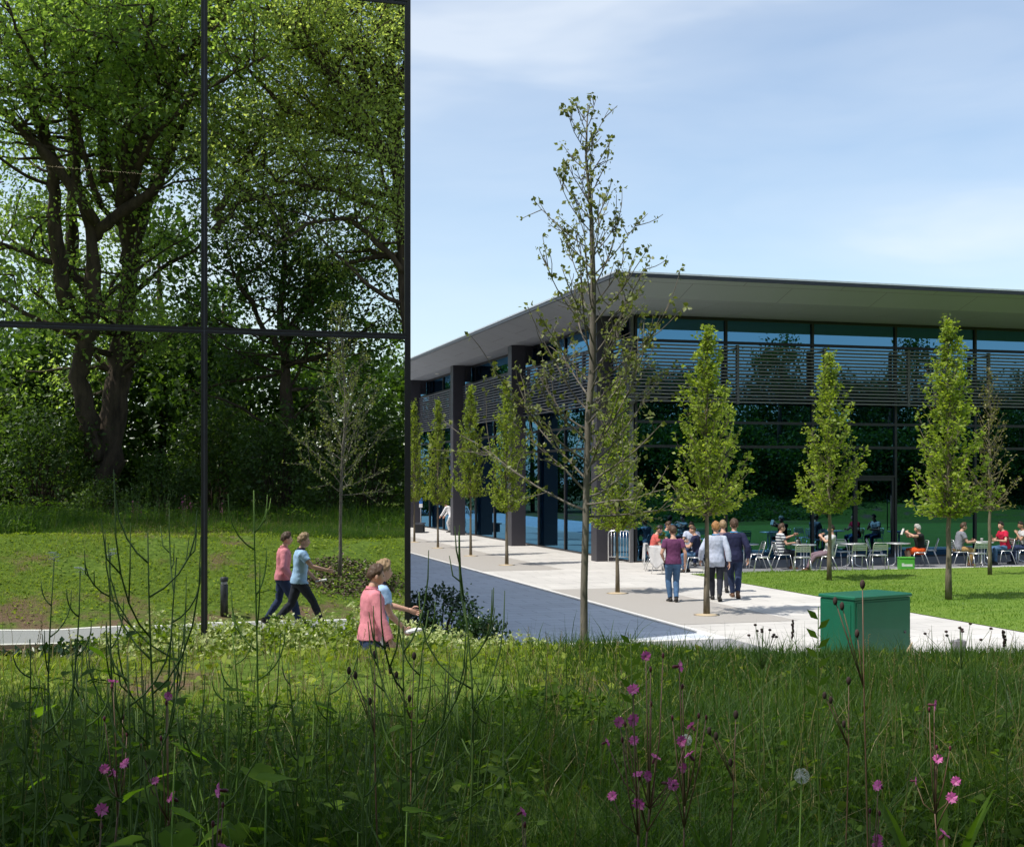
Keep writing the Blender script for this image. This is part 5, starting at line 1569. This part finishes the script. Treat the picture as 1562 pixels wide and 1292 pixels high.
    if top:
        ts = 0.55 if sleeve == 'short' else 2
        mk = ((kinds == 'torso') & (hgt > hem) & (hgt < 0.512)) | ((kinds == 'upper') & (bt < ts)) | ((kinds == 'thigh') & (hgt > hem) & (bt < (0.16 if pelvis[1] < 0.7 else 0.4)))
        if sleeve == 'long': mk |= (kinds == 'fore') & (bt < 0.93)
        if sleeve == 'rolled': mk |= (kinds == 'fore') & (bt < 0.35)
        mk |= (kinds == 'neck') & (bt < (0.06 if collar else 0.02))
        shell('shirt', mk, 0.022, top, 0.0095, 0.012)
        if collar:
            cl = MB(); c0 = sp(0.548, -0.014)
            cl.etube([(c0-U*0.012*s, Lf, Fw, 0.084*s, 0.080*s), (c0+U*0.006*s, Lf, Fw, 0.074*s, 0.072*s), (c0+U*0.018*s, Lf, Fw, 0.073*s, 0.071*s)], 18)
            cl.f = cl.f[:-2]; cl.sm = cl.sm[:-2]
            cl.build('collar', collar, root)
        if lanyard:
            cl = MB(); c0 = sp(0.545, -0.014)
            cl.etube([(c0-U*0.012*s, Lf, Fw, 0.090*s, 0.086*s), (c0+U*0.012*s, Lf, Fw, 0.080*s, 0.078*s)], 18)
            cl.f = cl.f[:-2]; cl.sm = cl.sm[:-2]
            cl.build('lanyard', lanyard, root)
    if bottom:
        if skirt:
            mk = (kinds == 'thigh') & (bt < 0.97) | ((kinds == 'torso') & (hgt < 0.05))
            shell('skirt', mk, 0.03, bottom, 0.008)
        else:
            mk = (kinds == 'thigh') | ((kinds == 'shank') & (bt < 0.97)) | ((kinds == 'torso') & (hgt < 0.04))
            shell('trousers', mk, 0.013, bottom, 0.008)
    if shoe:
        for lo_ in (3, 6):
            mk = ((kinds == 'foot') | ((kinds == 'shank') & (bt > 0.90))) & (bi >= lo_) & (bi < lo_+3)
            shell('shoe', mk, 0.009, shoe, 0.0)
    return root

HB = mat_plain('brown_hair', (0.075, 0.042, 0.024), 0.6, var=0.3, scale=60); HD = mat_plain('dark_hair', (0.022, 0.014, 0.010), 0.55, var=0.3, scale=60)
HG = mat_plain('ginger_hair', (0.34, 0.17, 0.06), 0.6, var=0.25, scale=60); HF = mat_plain('fair_hair', (0.30, 0.20, 0.11), 0.6, var=0.25, scale=60)
HW = mat_plain('grey_hair', (0.45, 0.43, 0.41), 0.7, var=0.25, scale=50)
C_pink = cloth('pink_cotton', (0.66, 0.24, 0.28)); C_blue = cloth('sky_blue_cotton', (0.36, 0.54, 0.78)); C_navy = cloth('navy_cotton', (0.022, 0.025, 0.065))
C_dark = cloth('charcoal_denim', (0.025, 0.028, 0.04)); C_ink = cloth('ink_blue_denim', (0.03, 0.045, 0.10)); C_jean = cloth('blue_denim', (0.075, 0.15, 0.28), 0.22)
C_purp = cloth('plum_jersey', (0.155, 0.05, 0.125)); C_pale = cloth('pale_blue_shirt', (0.50, 0.55, 0.68)); C_salm = cloth('salmon_jersey', (0.62, 0.14, 0.12))
C_red = cloth('crimson_jersey', (0.55, 0.02, 0.06)); C_grey = cloth('slate_jersey', (0.22, 0.23, 0.27)); C_teal = cloth('teal_jersey', (0.02, 0.14, 0.14)); C_black = cloth('black_jersey', (0.02, 0.02, 0.023))
C_oran = cloth('orange_skirt', (0.72, 0.10, 0.02)); C_mauv = cloth('mauve_cotton', (0.20, 0.14, 0.17)); C_tan = cloth('tan_cotton', (0.42, 0.26, 0.11)); C_white = cloth('white_cotton', (0.76, 0.76, 0.78)); C_lgr = cloth('light_grey_jersey', (0.55, 0.55, 0.56))
C_shoe = mat_plain('black_leather', (0.02, 0.018, 0.017), 0.45); C_boot = mat_plain('brown_leather', (0.13, 0.065, 0.035), 0.5)
C_lan = cloth('bright_blue_ribbon', (0.05, 0.30, 0.60))
AWAY = math.pi/2-TH; RIGHT = -TH; LEFT = math.pi-TH; TOWARD = -math.pi/2-TH
def W2(label, px, py, head_, z=0.0, **kw):
    g = ground(px, py, z); return person(label, (g.x, g.y, z), head_, **kw)

person('man in a pink shirt and dark jeans walking past the mirror, nearer the camera', (2.70, 15.1, 0), R(2), 1.75, lean=4, pelvis=(0, 0.955),
       ankles=[(0.30, 0.09, 0.10, 10), (-0.30, -0.09, 0.15, -30)], wrists=[(0.16, 0.29, 0.93), (0.17, -0.33, 0.90)], head=(-4, 2), top=C_pink, bottom=C_ink, shoe=C_shoe, hair=HB, hstyle='short', voxel=0.010, detail=True, collar=C_pink, hem=-0.07, curl=(0.9, 0.5))
person('fair haired man in a sky blue polo striding between pink shirted man and mirror', (2.92, 15.85, 0), R(2), 1.78, lean=5, pelvis=(0, 0.925),
       ankles=[(0.42, 0.09, 0.10, 12), (-0.42, -0.09, 0.17, -35)], wrists=[(0.46, 0.22, 1.10), (0.30, -0.14, 0.92)], head=(10, 0), top=C_blue, sleeve='short', bottom=C_dark, shoe=C_shoe, hair=HF, hstyle='tousled', voxel=0.010, detail=True, collar=C_navy, hem=-0.07, curl=(0.8, 0.7))
W2('man in a plum T-shirt and blue jeans walking away left of the plaza tree', 1027, 918, AWAY+R(4), H=1.70, lean=1, ankles=[(0.06, 0.06, 0.085, 0), (-0.10, -0.05, 0.10, -8)],
   wrists=[(0.16, 0.20, 0.98), (-0.02, -0.27, 0.87)], head=(8, 4), top=C_purp, sleeve='short', bottom=C_jean, shoe=C_shoe, hair=HB, hstyle='short', voxel=0.011, group='people walking across the plaza', hem=-0.06, curl=(0.5, 0.4))
W2('ginger haired man in an untucked pale blue shirt walking away behind the plaza tree', 1092, 916, AWAY-R(8), H=1.78, lean=3, pelvis=(0, 0.93), ankles=[(0.22, 0.07, 0.09, 5), (-0.26, -0.07, 0.13, -25)],
   wrists=[(0.02, 0.34, 0.90), (-0.10, -0.29, 0.86)], head=(6, 2), top=C_pale, bottom=C_dark, shoe=C_shoe, hair=HG, hstyle='tousled', voxel=0.011, group='people walking across the plaza', hem=-0.17, slim=0.98, lanyard=C_lan)
W2('man in a navy shirt and brown boots walking away, rightmost of the walkers', 1120, 912, AWAY-R(6), H=1.82, lean=3, pelvis=(0, 0.93), ankles=[(0.20, 0.02, 0.09, 5), (-0.26, -0.06, 0.14, -28)],
   wrists=[(0.02, 0.26, 0.92), (-0.06, -0.30, 0.88)], head=(8, 0), top=C_navy, bottom=C_ink, shoe=C_boot, hair=HB, hstyle='tousled', voxel=0.011, group='people walking across the plaza', hem=-0.12, slim=1.04, lanyard=C_lan)
W2('fair haired man mostly hidden between the pale blue and navy shirted walkers', 1103, 903, AWAY-R(6), H=1.74, lean=3, ankles=[(0.2, 0.07, 0.09, 5), (-0.2, -0.07, 0.12, -20)],
   wrists=[(0.05, 0.26, 0.9), (0.02, -0.26, 0.9)], top=C_mauv, bottom=C_dark, shoe=C_shoe, hair=HF, hstyle='short', voxel=0.013, group='people walking across the plaza')

SIT = dict(pelvis=(-0.04, 0.56), ankles=[(0.36, 0.11, 0.085), (0.30, -0.11, 0.085)], voxel=0.013, group='people seated at the cafe tables')
def sit(label, px, py, hd, **kw):
    a = dict(SIT); a.update(kw); return W2(label, px, py, hd, 0.006, **a)
TBL = [(0.40, 0.16, 0.77), (0.40, -0.16, 0.77)]
sit('man in a salmon T-shirt hunched at the leftmost table, grey jacket behind him', 997, 870, RIGHT, lean=16, wrists=TBL, head=(0, 25), top=C_salm, sleeve='short', bottom=C_dark, shoe=C_shoe, hair=HD)
sit('man in teal behind the salmon shirted man, nearly hidden', 1016, 861, RIGHT-R(30), lean=8, wrists=TBL, head=(0, 10), top=C_teal, sleeve='short', bottom=C_dark, shoe=C_shoe, hair=HB)
sit('dark haired man in a pale shirt facing the camera across the leftmost table', 1055, 862, TOWARD-R(10), lean=10, wrists=TBL, head=(0, 8), top=C_pale, sleeve='short', bottom=C_ink, shoe=C_shoe, hair=HD, sk=SKT, detail=True)
sit('man in a navy T-shirt seated with his back to us at the leftmost table', 1063, 873, LEFT-R(20), lean=12, wrists=TBL, head=(0, 12), top=C_navy, sleeve='short', bottom=C_jean, shoe=C_shoe, hair=HB, hstyle='crop')
sit('man in a navy and white striped shirt gesturing at a table', 1192, 868, RIGHT+R(6), lean=2, wrists=[(0.42, 0.12, 1.02), (0.30, -0.18, 0.80)], head=(-6, 0), top=M_stripe, sleeve='short', bottom=C_dark, shoe=C_boot, hair=HB, palms=[(-0.2, 1, 0.2), (0.1, -0.3, 1)], curl=(0.3, 0.5), ankles=[(0.36, 0.11, 0.085), (0.30, -0.09, 0.085)])
sit('person in a light grey top and mauve trousers leaning back behind a young tree trunk', 1262, 871, LEFT, lean=-10, wrists=[(0.20, 0.10, 1.02), (0.14, -0.08, 1.06)], head=(0, 4), top=C_lgr, sleeve='short', bottom=C_mauv, shoe=C_boot, hair=HD, ankles=[(0.62, 0.12, 0.085), (0.55, -0.10, 0.085)])
sit('grey haired woman in black top and orange skirt holding something up', 1402, 864, LEFT, H=1.66, lean=6, wrists=[(0.40, 0.10, 1.12), (0.42, -0.08, 1.10)], head=(0, 6), top=C_black, sleeve='short', bottom=C_oran, skirt=True, shoe=C_shoe, hair=HW, hstyle='curly', slim=1.18, female=True, ankles=[(0.34, 0.08, 0.085), (0.30, -0.08, 0.085)], curl=(0.9, 0.9), hem=-0.04)
sit('man in a slate grey T-shirt seated facing right at the right hand table', 1463, 863, RIGHT, lean=14, wrists=TBL, head=(0, 8), top=C_grey, sleeve='short', bottom=C_tan, shoe=C_boot, hair=HB, slim=1.08, hem=-0.06)
sit('man in a crimson T-shirt seated facing left at the right hand table', 1532, 861, LEFT+R(8), lean=12, wrists=[(0.36, 0.2, 0.78), (0.34, -0.16, 0.84)], head=(18, 0), top=C_red, sleeve='short', bottom=C_jean, shoe=C_shoe, hair=HD, detail=True, hem=-0.06)
sit('man in a pale grey shirt at the right picture edge, hand to his face', 1562, 860, LEFT, lean=10, wrists=[(0.26, 0.08, 0.98), (0.36, -0.18, 0.77)], head=(0, 15), top=C_lgr, sleeve='short', bottom=C_ink, shoe=C_shoe, hair=HD, hstyle='crop', sk=SKT)
g = ground(687, 812); person('person in white leaning beside the second cafe pillar, far down the side', (g.x, g.y, 0), AWAY+R(60), 1.7, lean=35, pelvis=(-0.1, 0.9), wrists=[(0.5, 0.2, 0.8), (0.5, -0.2, 0.8)], top=C_white, bottom=C_lgr, shoe=C_shoe, hair=HD, voxel=0.016)

# ------------------------------------------------------------------ chairs and tables
M_alu = mat_plain('brushed_aluminium', (0.72, 0.72, 0.73), 0.32, 0.85, 0.5, 0.05)
M_alus = mat_plain('aluminium_slat', (0.74, 0.74, 0.74), 0.38, 0.7, 0.5, 0.05)
def make_chair():
    root = empty('bistro_chair', (0, 0, 0)); r_ = 0.0125
    fr = MB()
    for sd in (1, -1):
        y = sd*0.215
        fr.tube([(0.20, y, 0.44), (-0.17, y, 0.44)], r_, 8)
    fr.tube([(0.205, -0.215, 0.44), (0.205, 0.215, 0.44)], r_, 8); fr.tube([(-0.165, -0.215, 0.44), (-0.165, 0.215, 0.44)], r_, 8)
    fr.build('seat_frame', M_alu, root)
    for sd in (1, -1):
        y = sd*0.215
        b = MB(); b.tube([(0.195, y, 0.45), (0.235, y*1.04, 0.30), (0.29, y*1.10, 0.0)], r_, 8); b.build('leg', M_alu, root)
        b = MB(); b.tube([(-0.10, y, 0.44), (-0.18, y*1.04, 0.25), (-0.27, y*1.10, 0.0)], r_, 8); b.build('leg', M_alu, root)
    bk = MB()
    pts = [(-0.13, 0.215, 0.445), (-0.19, 0.213, 0.60), (-0.235, 0.205, 0.76), (-0.245, 0.185, 0.80), (-0.25, 0.15, 0.815), (-0.25, -0.15, 0.815), (-0.245, -0.185, 0.80), (-0.235, -0.205, 0.76), (-0.19, -0.213, 0.60), (-0.13, -0.215, 0.445)]
    bk.tube(pts, r_, 8)
    for z, x in ((0.745, -0.233), (0.685, -0.216), (0.625, -0.198)): bk.box(x-0.004, x+0.004, -0.205, 0.205, z-0.022, z+0.022)
    bk.build('backrest', M_alus, root)
    st = MB()
    for k in range(7): st.box(-0.155+0.052*k, -0.155+0.052*k+0.042, -0.21, 0.21, 0.452, 0.460)
    st.build('seat', M_alus, root)
    return root
CH0 = make_chair(); used0 = [False]
def chair(label, px, py, hd):
    o = CH0 if not used0[0] else copy_tree(CH0); used0[0] = True
    g = ground(px, py, 0.006); o.location = (g.x, g.y, 0.0065); o.rotation_euler = (0, 0, hd)
    tag(o, label, 'chair', 'aluminium chairs on the cafe terrace'); return o
for a_ in [
 ('silver chair under the salmon shirted man', 997, 870, RIGHT),
 ('silver chair hung with a grey jacket, in front of the leftmost table', 1012, 875, RIGHT+R(50)),
 ('silver chair under the man in teal', 1016, 861, RIGHT-R(30)),
 ('silver chair under the man who faces the camera', 1055, 862, TOWARD-R(10)),
 ('silver chair under the man in navy at the leftmost table', 1063, 873, LEFT-R(20)),
 ('empty silver chair facing left, right of the walkers and nearer the glass', 1153, 867, LEFT+R(6)),
 ('empty silver chair facing left on the terrace edge, right of the navy walker', 1165, 873, LEFT-R(12)),
 ('silver chair under the man in the striped shirt', 1192, 868, RIGHT+R(6)),
 ('empty silver chair with its back to us right of the striped man', 1224, 873, AWAY-R(8)),
 ('silver chair under the person in mauve trousers', 1262, 871, LEFT),
 ('empty silver chair facing us behind the small square of tables right of the young trunk', 1287, 863, TOWARD+R(15)),
 ('empty silver chair with its back to us, between young trunk and woman in orange', 1308, 870, AWAY+R(4)),
 ('empty silver chair sideways behind the row, left of the woman in orange', 1334, 861, RIGHT-R(20)),
 ('empty silver chair with its back to us nearest to the green crate', 1341, 869, AWAY-R(5)),
 ('silver chair under the woman in the orange skirt', 1402, 864, LEFT),
 ('empty silver chair behind the woman in the orange skirt', 1419, 860, LEFT-R(14)),
 ('silver chair under the man in slate grey', 1463, 863, RIGHT),
 ('empty silver chair with its back to us between the slate grey and crimson men', 1492, 866, AWAY+R(8)),
 ('silver chair under the man in crimson', 1532, 861, LEFT+R(8)),
 ('silver chair at the right picture edge under the man in pale grey', 1562, 860, LEFT)]: chair(*a_)

def make_table():
    root = empty('cafe_table', (0, 0, 0))
    b = MB(); b.lathe([(0.02, 0.705), (0.36, 0.705), (0.375, 0.712), (0.375, 0.728), (0.365, 0.735), (0.0005, 0.735)], n=36); b.build('tabletop', M_alus, root)
    for k in range(4):
        a = math.pi/4+k*math.pi/2; c, s_ = math.cos(a), math.sin(a)
        b = MB(); b.tube([(0.09*c, 0.09*s_, 0.704), (0.08*c, 0.08*s_, 0.12), (0.14*c, 0.14*s_, 0.05), (0.29*c, 0.29*s_, 0.014)], 0.018, 8); b.build('leg', M_alu, root)
    b = MB(); b.lathe([(0.05, 0.66), (0.15, 0.70), (0.15, 0.7045)], n=20); b.build('plate', M_alu, root)
    return root
TB0 = make_table(); usedt = [False]; TABS = []
def table(label, px, py):
    o = TB0 if not usedt[0] else copy_tree(TB0); usedt[0] = True
    g = ground(px, py, 0.006); o.location = (g.x, g.y, 0.006); o.rotation_euler = (0, 0, 0.3)
    tag(o, label, 'table', 'round silver cafe tables'); TABS.append(o.location.copy()); return o
table('round silver table with four men around it, leftmost on the terrace', 1033, 866)
table('round silver table left of the striped man, beside two empty chairs', 1139, 866)
table('round silver table with a laptop between the striped man and the mauve trousers', 1226, 867)
table('round silver table among four empty chairs right of the young trunk', 1300, 865)
table('round silver table in front of the woman in orange', 1370, 864)
table('round silver table between the slate grey and crimson men', 1497, 862)
table('round silver table at the right picture edge, left of the man in pale grey', 1549, 857)

# things on and around the tables
M_lid = mat_plain('laptop_shell', (0.30, 0.31, 0.33), 0.4, 0.5); M_cup = mat_plain('paper_cup', (0.75, 0.74, 0.71), 0.6); M_paper = mat_plain('paper_sheet', (0.78, 0.78, 0.76), 0.8); M_key = mat_plain('laptop_keys', (0.03, 0.03, 0.035), 0.6)
c = TABS[2]; root = empty('laptop', (c.x+0.10, c.y, c.z+0.7355), LEFT, 'open grey laptop on the table before the mauve trousers', 'laptop')
b = MB(); b.cbox(-0.02, 0.20, -0.16, 0.16, 0.0, 0.016, 0.004); b.build('base', M_lid, root)
b = MB(); Mx = Matrix.Translation((0.20, 0, 0.016)) @ Matrix.Rotation(R(18), 4, 'Y'); b.cbox(0, 0.008, -0.16, 0.16, 0.0, 0.22, 0.003, Mx); b.build('screen', M_key, root)
def cup(x, y, z, label):
    b = MB(); b.lathe([(0.028, 0.0), (0.031, 0.004), (0.040, 0.105), (0.0425, 0.108), (0.0425, 0.116), (0.036, 0.120), (0.0005, 0.1205)], n=16)
    o = b.build('paper_cup', M_cup); o.location = (x, y, z); tag(o, label, 'cup', 'paper cups on the tables')
cup(c.x-0.15, c.y+0.12, c.z+0.7355, 'white paper cup on the laptop table'); c = TABS[0]; cup(c.x+0.05, c.y+0.1, c.z+0.7355, 'white paper cup on the leftmost table')
c = TABS[5]; cup(c.x-0.06, c.y-0.1, c.z+0.7355, 'white paper cup between the slate grey and crimson men')
b = MB(); b.cbox(-0.15, 0.15, -0.105, 0.105, 0, 0.02, 0.004); o = b.build('food_tray', M_paper); c = TABS[0]; o.location = (c.x-0.05, c.y-0.14, c.z+0.7355); o.rotation_euler = (0, 0, 0.4); tag(o, 'white takeaway tray on the leftmost table', 'tray')
b = MB(); b.cbox(-0.17, 0.17, -0.12, 0.12, 0, 0.018, 0.004); o = b.build('food_tray', M_paper); c = TABS[5]; o.location = (c.x+0.1, c.y+0.05, c.z+0.7355); o.rotation_euler = (0, 0, 0.1); tag(o, 'white takeaway tray on the table of the crimson shirted man', 'tray')
# what the woman holds
g = ground(1402, 864, 0.006); hp = Vector((g.x, g.y, 0))+Vector((math.cos(LEFT), math.sin(LEFT), 0))*0.52+Vector((0, 0, 1.09))
b = MB(); b.cbox(-0.012, 0.012, -0.075, 0.075, -0.10, 0.10, 0.005); o = b.build('magazine', M_paper); o.location = hp; o.rotation_euler = (0, R(-20), LEFT); tag(o, 'folded white paper held up by the grey haired woman', 'paper')
# green crate
M_crate = mat_plain('green_plastic', (0.10, 0.42, 0.06), 0.45, var=0.05); M_lab = mat_plain('white_label', (0.75, 0.78, 0.75), 0.6)
g = ground(1382, 868.5, 0.006); root = empty('green_crate', (g.x, g.y, 0.0065), RIGHT, 'bright green crate with a white label beside the woman in orange', 'crate')
b = MB(); b.cbox(-0.22, 0.22, -0.15, 0.15, 0, 0.34, 0.012); b.build('body', M_crate, root)
b = MB(); b.cbox(-0.232, 0.232, -0.162, 0.162, 0.341, 0.375, 0.006); b.build('rim', M_crate, root)
b = MB(); b.box(-0.17, 0.15, -0.154, -0.1505, 0.10, 0.17); b.box(-0.17, -0.10, -0.154, -0.1505, 0.171, 0.20); b.build('label', M_lab, root)
# jackets over chair backs
def jacket(label, px, py, hd, mat, seed):
    g = ground(px, py, 0.006); root = empty('jacket', (g.x, g.y, 0.0065), hd, label, 'jacket', 'jackets on chair backs')
    rng = np.random.default_rng(seed); n1, n2 = 22, 18; V = []
    for i in range(n1):
        u = i/(n1-1)
        for j in range(n2):
            w_ = j/(n2-1); y = (w_-0.5)*0.56*(1+0.12*math.sin(6*u+seed))
            L = (u-0.40)*0.95*(1+0.18*math.sin(w_*5+seed))
            th = 0.018+0.014*math.sin(w_*17+seed+4*u)*min(1, abs(u-0.4)*5)
            if L < 0: p = (-0.238+0.03+th*0.6 - L*0.22*0.6, y, 0.832+L)
            else: p = (-0.262-th-0.05*L, y, 0.832-L)
            V.append(p)
    Fq = [(i*n2+j, i*n2+j+1, (i+1)*n2+j+1, (i+1)*n2+j) for i in range(n1-1) for j in range(n2-1)]
    b = MB(); b.add(V, Fq, True); o = b.build('cloth', mat, root); m_ = o.modifiers.new('t', 'SOLIDIFY'); m_.thickness = 0.01
jacket('light grey jacket hanging behind the salmon shirted man', 997, 870, RIGHT, C_lgr, 2)
jacket('pale jacket trailing from the chair in front of the leftmost table', 1012, 875, RIGHT+R(50), C_lgr, 5)

# ------------------------------------------------------------------ street furniture
M_green = mat_plain('green_enamel', (0.006, 0.115, 0.060), 0.4, 0, 0.4, 0.10, 3.0, 0.06, 6.0, 0.1)
M_greend = mat_plain('green_enamel_lid', (0.008, 0.13, 0.068), 0.36, 0, 0.45, 0.10, 3.0, 0.05, 6.0, 0.15)
M_bl2b = mat_plain('concrete_plinth', (0.40, 0.39, 0.37), 0.9, var=0.15, scale=12)
fl = cam2w(4.86, 18.4); fdir = math.atan2(0.54, 0.84)-TH
root = empty('utility_cabinet', (fl[0], fl[1], -0.02), fdir, 'green metal utility cabinet standing on the pale paving behind the grass', 'cabinet')
b = MB(); b.cbox(0.0, 1.19, 0.0, 0.66, 0.041, 1.06, 0.012); b.build('body', M_green, root)
b = MB(); b.cbox(-0.02, 1.21, -0.02, 0.68, 1.061, 1.115, 0.014); b.build('lid', M_greend, root)
b = MB(); b.cbox(0.04, 1.15, -0.010, -0.0005, 0.06, 1.02, 0.004); b.build('front_panel', M_green, root)
b = MB(); b.lathe([(0.022, 0), (0.022, 0.010), (0.0005, 0.012)], n=12); o = b.build('lock', M_edge, root); o.location = (1.05, -0.0105, 0.55); o.rotation_euler = (R(90), 0, 0)
b = MB(); b.box(-0.05, 1.24, -0.05, 0.71, -0.03, 0.04); b.build('plinth', M_bl2b, root)
b = MB(); b.cbox(-0.01, 0.0, 0.06, 0.60, 0.06, 1.0, 0.003); b.build('side_panel', M_green, root)

p = refl(342, 944, 25.1); M_boll = mat_plain('bollard_grey', (0.035, 0.036, 0.04), 0.45); M_bl2 = mat_plain('bollard_lens', (0.45, 0.46, 0.47), 0.3)
root = empty('bollard_light', (p.x, p.y, bz(p.x, p.y)-0.03), 0, 'dark cylindrical bollard light beside the path, seen in the mirror', 'bollard')
b = MB(); b.lathe([(0.075, 0), (0.075, 0.64), (0.07, 0.645)], n=20); b.build('post', M_boll, root)
b = MB(); b.lathe([(0.062, 0.645), (0.062, 0.70)], n=20); b.build('lens', M_bl2, root)
b = MB(); b.lathe([(0.075, 0.70), (0.077, 0.705), (0.077, 0.775), (0.06, 0.79), (0.0005, 0.795)], n=20); b.build('cap', M_boll, root)

g = at(1462, 985, 19.2); b = MB(); b.cbox(-0.10, 0.10, -0.06, 0.06, 0, 0.39, 0.012); b.lathe([(0.02, 0.39), (0.02, 0.41), (0.0005, 0.412)], n=10)
o = b.build('marker_post', mat_plain('marker_grey', (0.22, 0.21, 0.22), 0.7)); o.location = (g.x, g.y, -0.01); tag(o, 'short grey marker post on the pale paving right of the green cabinet', 'marker')
g = at(1384, 985, 11.2); b = MB(); zz_ = bz(g.x, g.y)
b.etube([((0, 0, -0.05), (1, 0, 0), (0, 1, 0), 0.04, 0.03), ((0.01, 0, 0.10), (1, 0, 0), (0, 1, 0), 0.05, 0.035), ((0.035, 0, 0.20), (1, 0, 0), (0, 1, 0), 0.045, 0.03), ((0.07, 0, 0.27), (1, 0, 0), (0, 1, 0), 0.02, 0.015), ((0.10, 0, 0.31), (1, 0, 0), (0, 1, 0), 0.006, 0.006)], 9)
b.v = [(x*0.5, y*0.5, z*0.62) for x, y, z in b.v]; o = b.build('wood_stump', mat_plain('split_wood', (0.55, 0.42, 0.28), 0.85, var=0.25, scale=25, bmp=0.5)); o.location = (g.x, g.y, zz_); tag(o, 'pale split wooden stake at the grass edge beside the green cabinet', 'stake')

# steel barrier by the cafe corner
root = empty('barrier', (14.98, 39.78, 0), math.atan2(-0.30, 0.62), 'galvanised steel barrier leaning by the corner of the cafe', 'barrier')
b = MB(); L = 0.69
b.tube([(0, 0, 0.02), (0, 0, 0.92), (0.03, 0, 1.0), (0.10, 0, 1.03), (L-0.1, 0, 1.03), (L-0.03, 0, 1.0), (L, 0, 0.92), (L, 0, 0.02)], 0.018, 8); b.tube([(0.0, 0, 0.18), (L, 0, 0.18)], 0.014, 6); b.build('frame', M_alu, root)
b = MB()
for k in range(1, 7): b.tube([(L*k/7, 0, 0.18), (L*k/7, 0, 1.03)], 0.008, 5)
b.build('bars', M_alu, root)
# parking sign far down the road
M_sb = mat_plain('sign_blue', (0.02, 0.14, 0.50), 0.4, var=0.03); M_sw = mat_plain('sign_white', (0.78, 0.78, 0.78), 0.4, var=0.03); M_gal = mat_plain('galvanised', (0.32, 0.33, 0.34), 0.5, 0.6)
g = ground(642, 805); sc_ = w2cam(g.x, g.y)[1]/F
root = empty('parking_sign', (g.x, g.y, 0), RIGHT, 'small blue and white sign on a post far down the road', 'sign')
b = MB(); b.tube([(0, 0, 0), (0, 0, 46*sc_)], 0.035, 8); b.build('post', M_gal, root)
b = MB(); b.cbox(-2.6*sc_, 2.6*sc_, -0.05, -0.036, 37*sc_, 45*sc_, 0.003); b.build('upper_panel', M_sb, root)
b = MB(); b.cbox(-2.6*sc_, 2.6*sc_, -0.05, -0.036, 31*sc_, 36.6*sc_, 0.003); b.build('lower_panel', M_sw, root)
g = ground(640, 812); root = empty('bench', (g.x, g.y, 0), AWAY, 'low dark bench far down the cafe side near the mirror edge', 'bench')
b = MB(); b.cbox(-0.9, 0.9, -0.25, 0.25, 0.40, 0.46, 0.01); b.build('seat', M_edge, root)
for x in (-0.7, 0.7): b = MB(); b.cbox(x-0.05, x+0.05, -0.22, 0.22, 0, 0.399, 0.01); b.build('leg', M_edge, root)

# what the walkers carry
b = MB(); b.lathe([(0.03, 0.0), (0.034, 0.006), (0.034, 0.15), (0.02, 0.185), (0.014, 0.19), (0.014, 0.215), (0.0005, 0.216)], n=16)
o = b.build('bottle', M_cup); o.location = (2.70+0.16*1.02+0.02, 15.1+0.29, 0.66); o.rotation_euler = (R(5), 0, 0); tag(o, 'white bottle in the hand of the pink shirted man', 'bottle')
b = MB(); b.cbox(-0.10, 0.10, -0.07, 0.07, 0, 0.03, 0.006); o = b.build('food_box', M_paper); o.location = (2.92+0.42, 15.85-0.14, 0.885); o.rotation_euler = (0, R(-8), 0.2); tag(o, 'flat white box held by the man in the sky blue polo shirt', 'box')
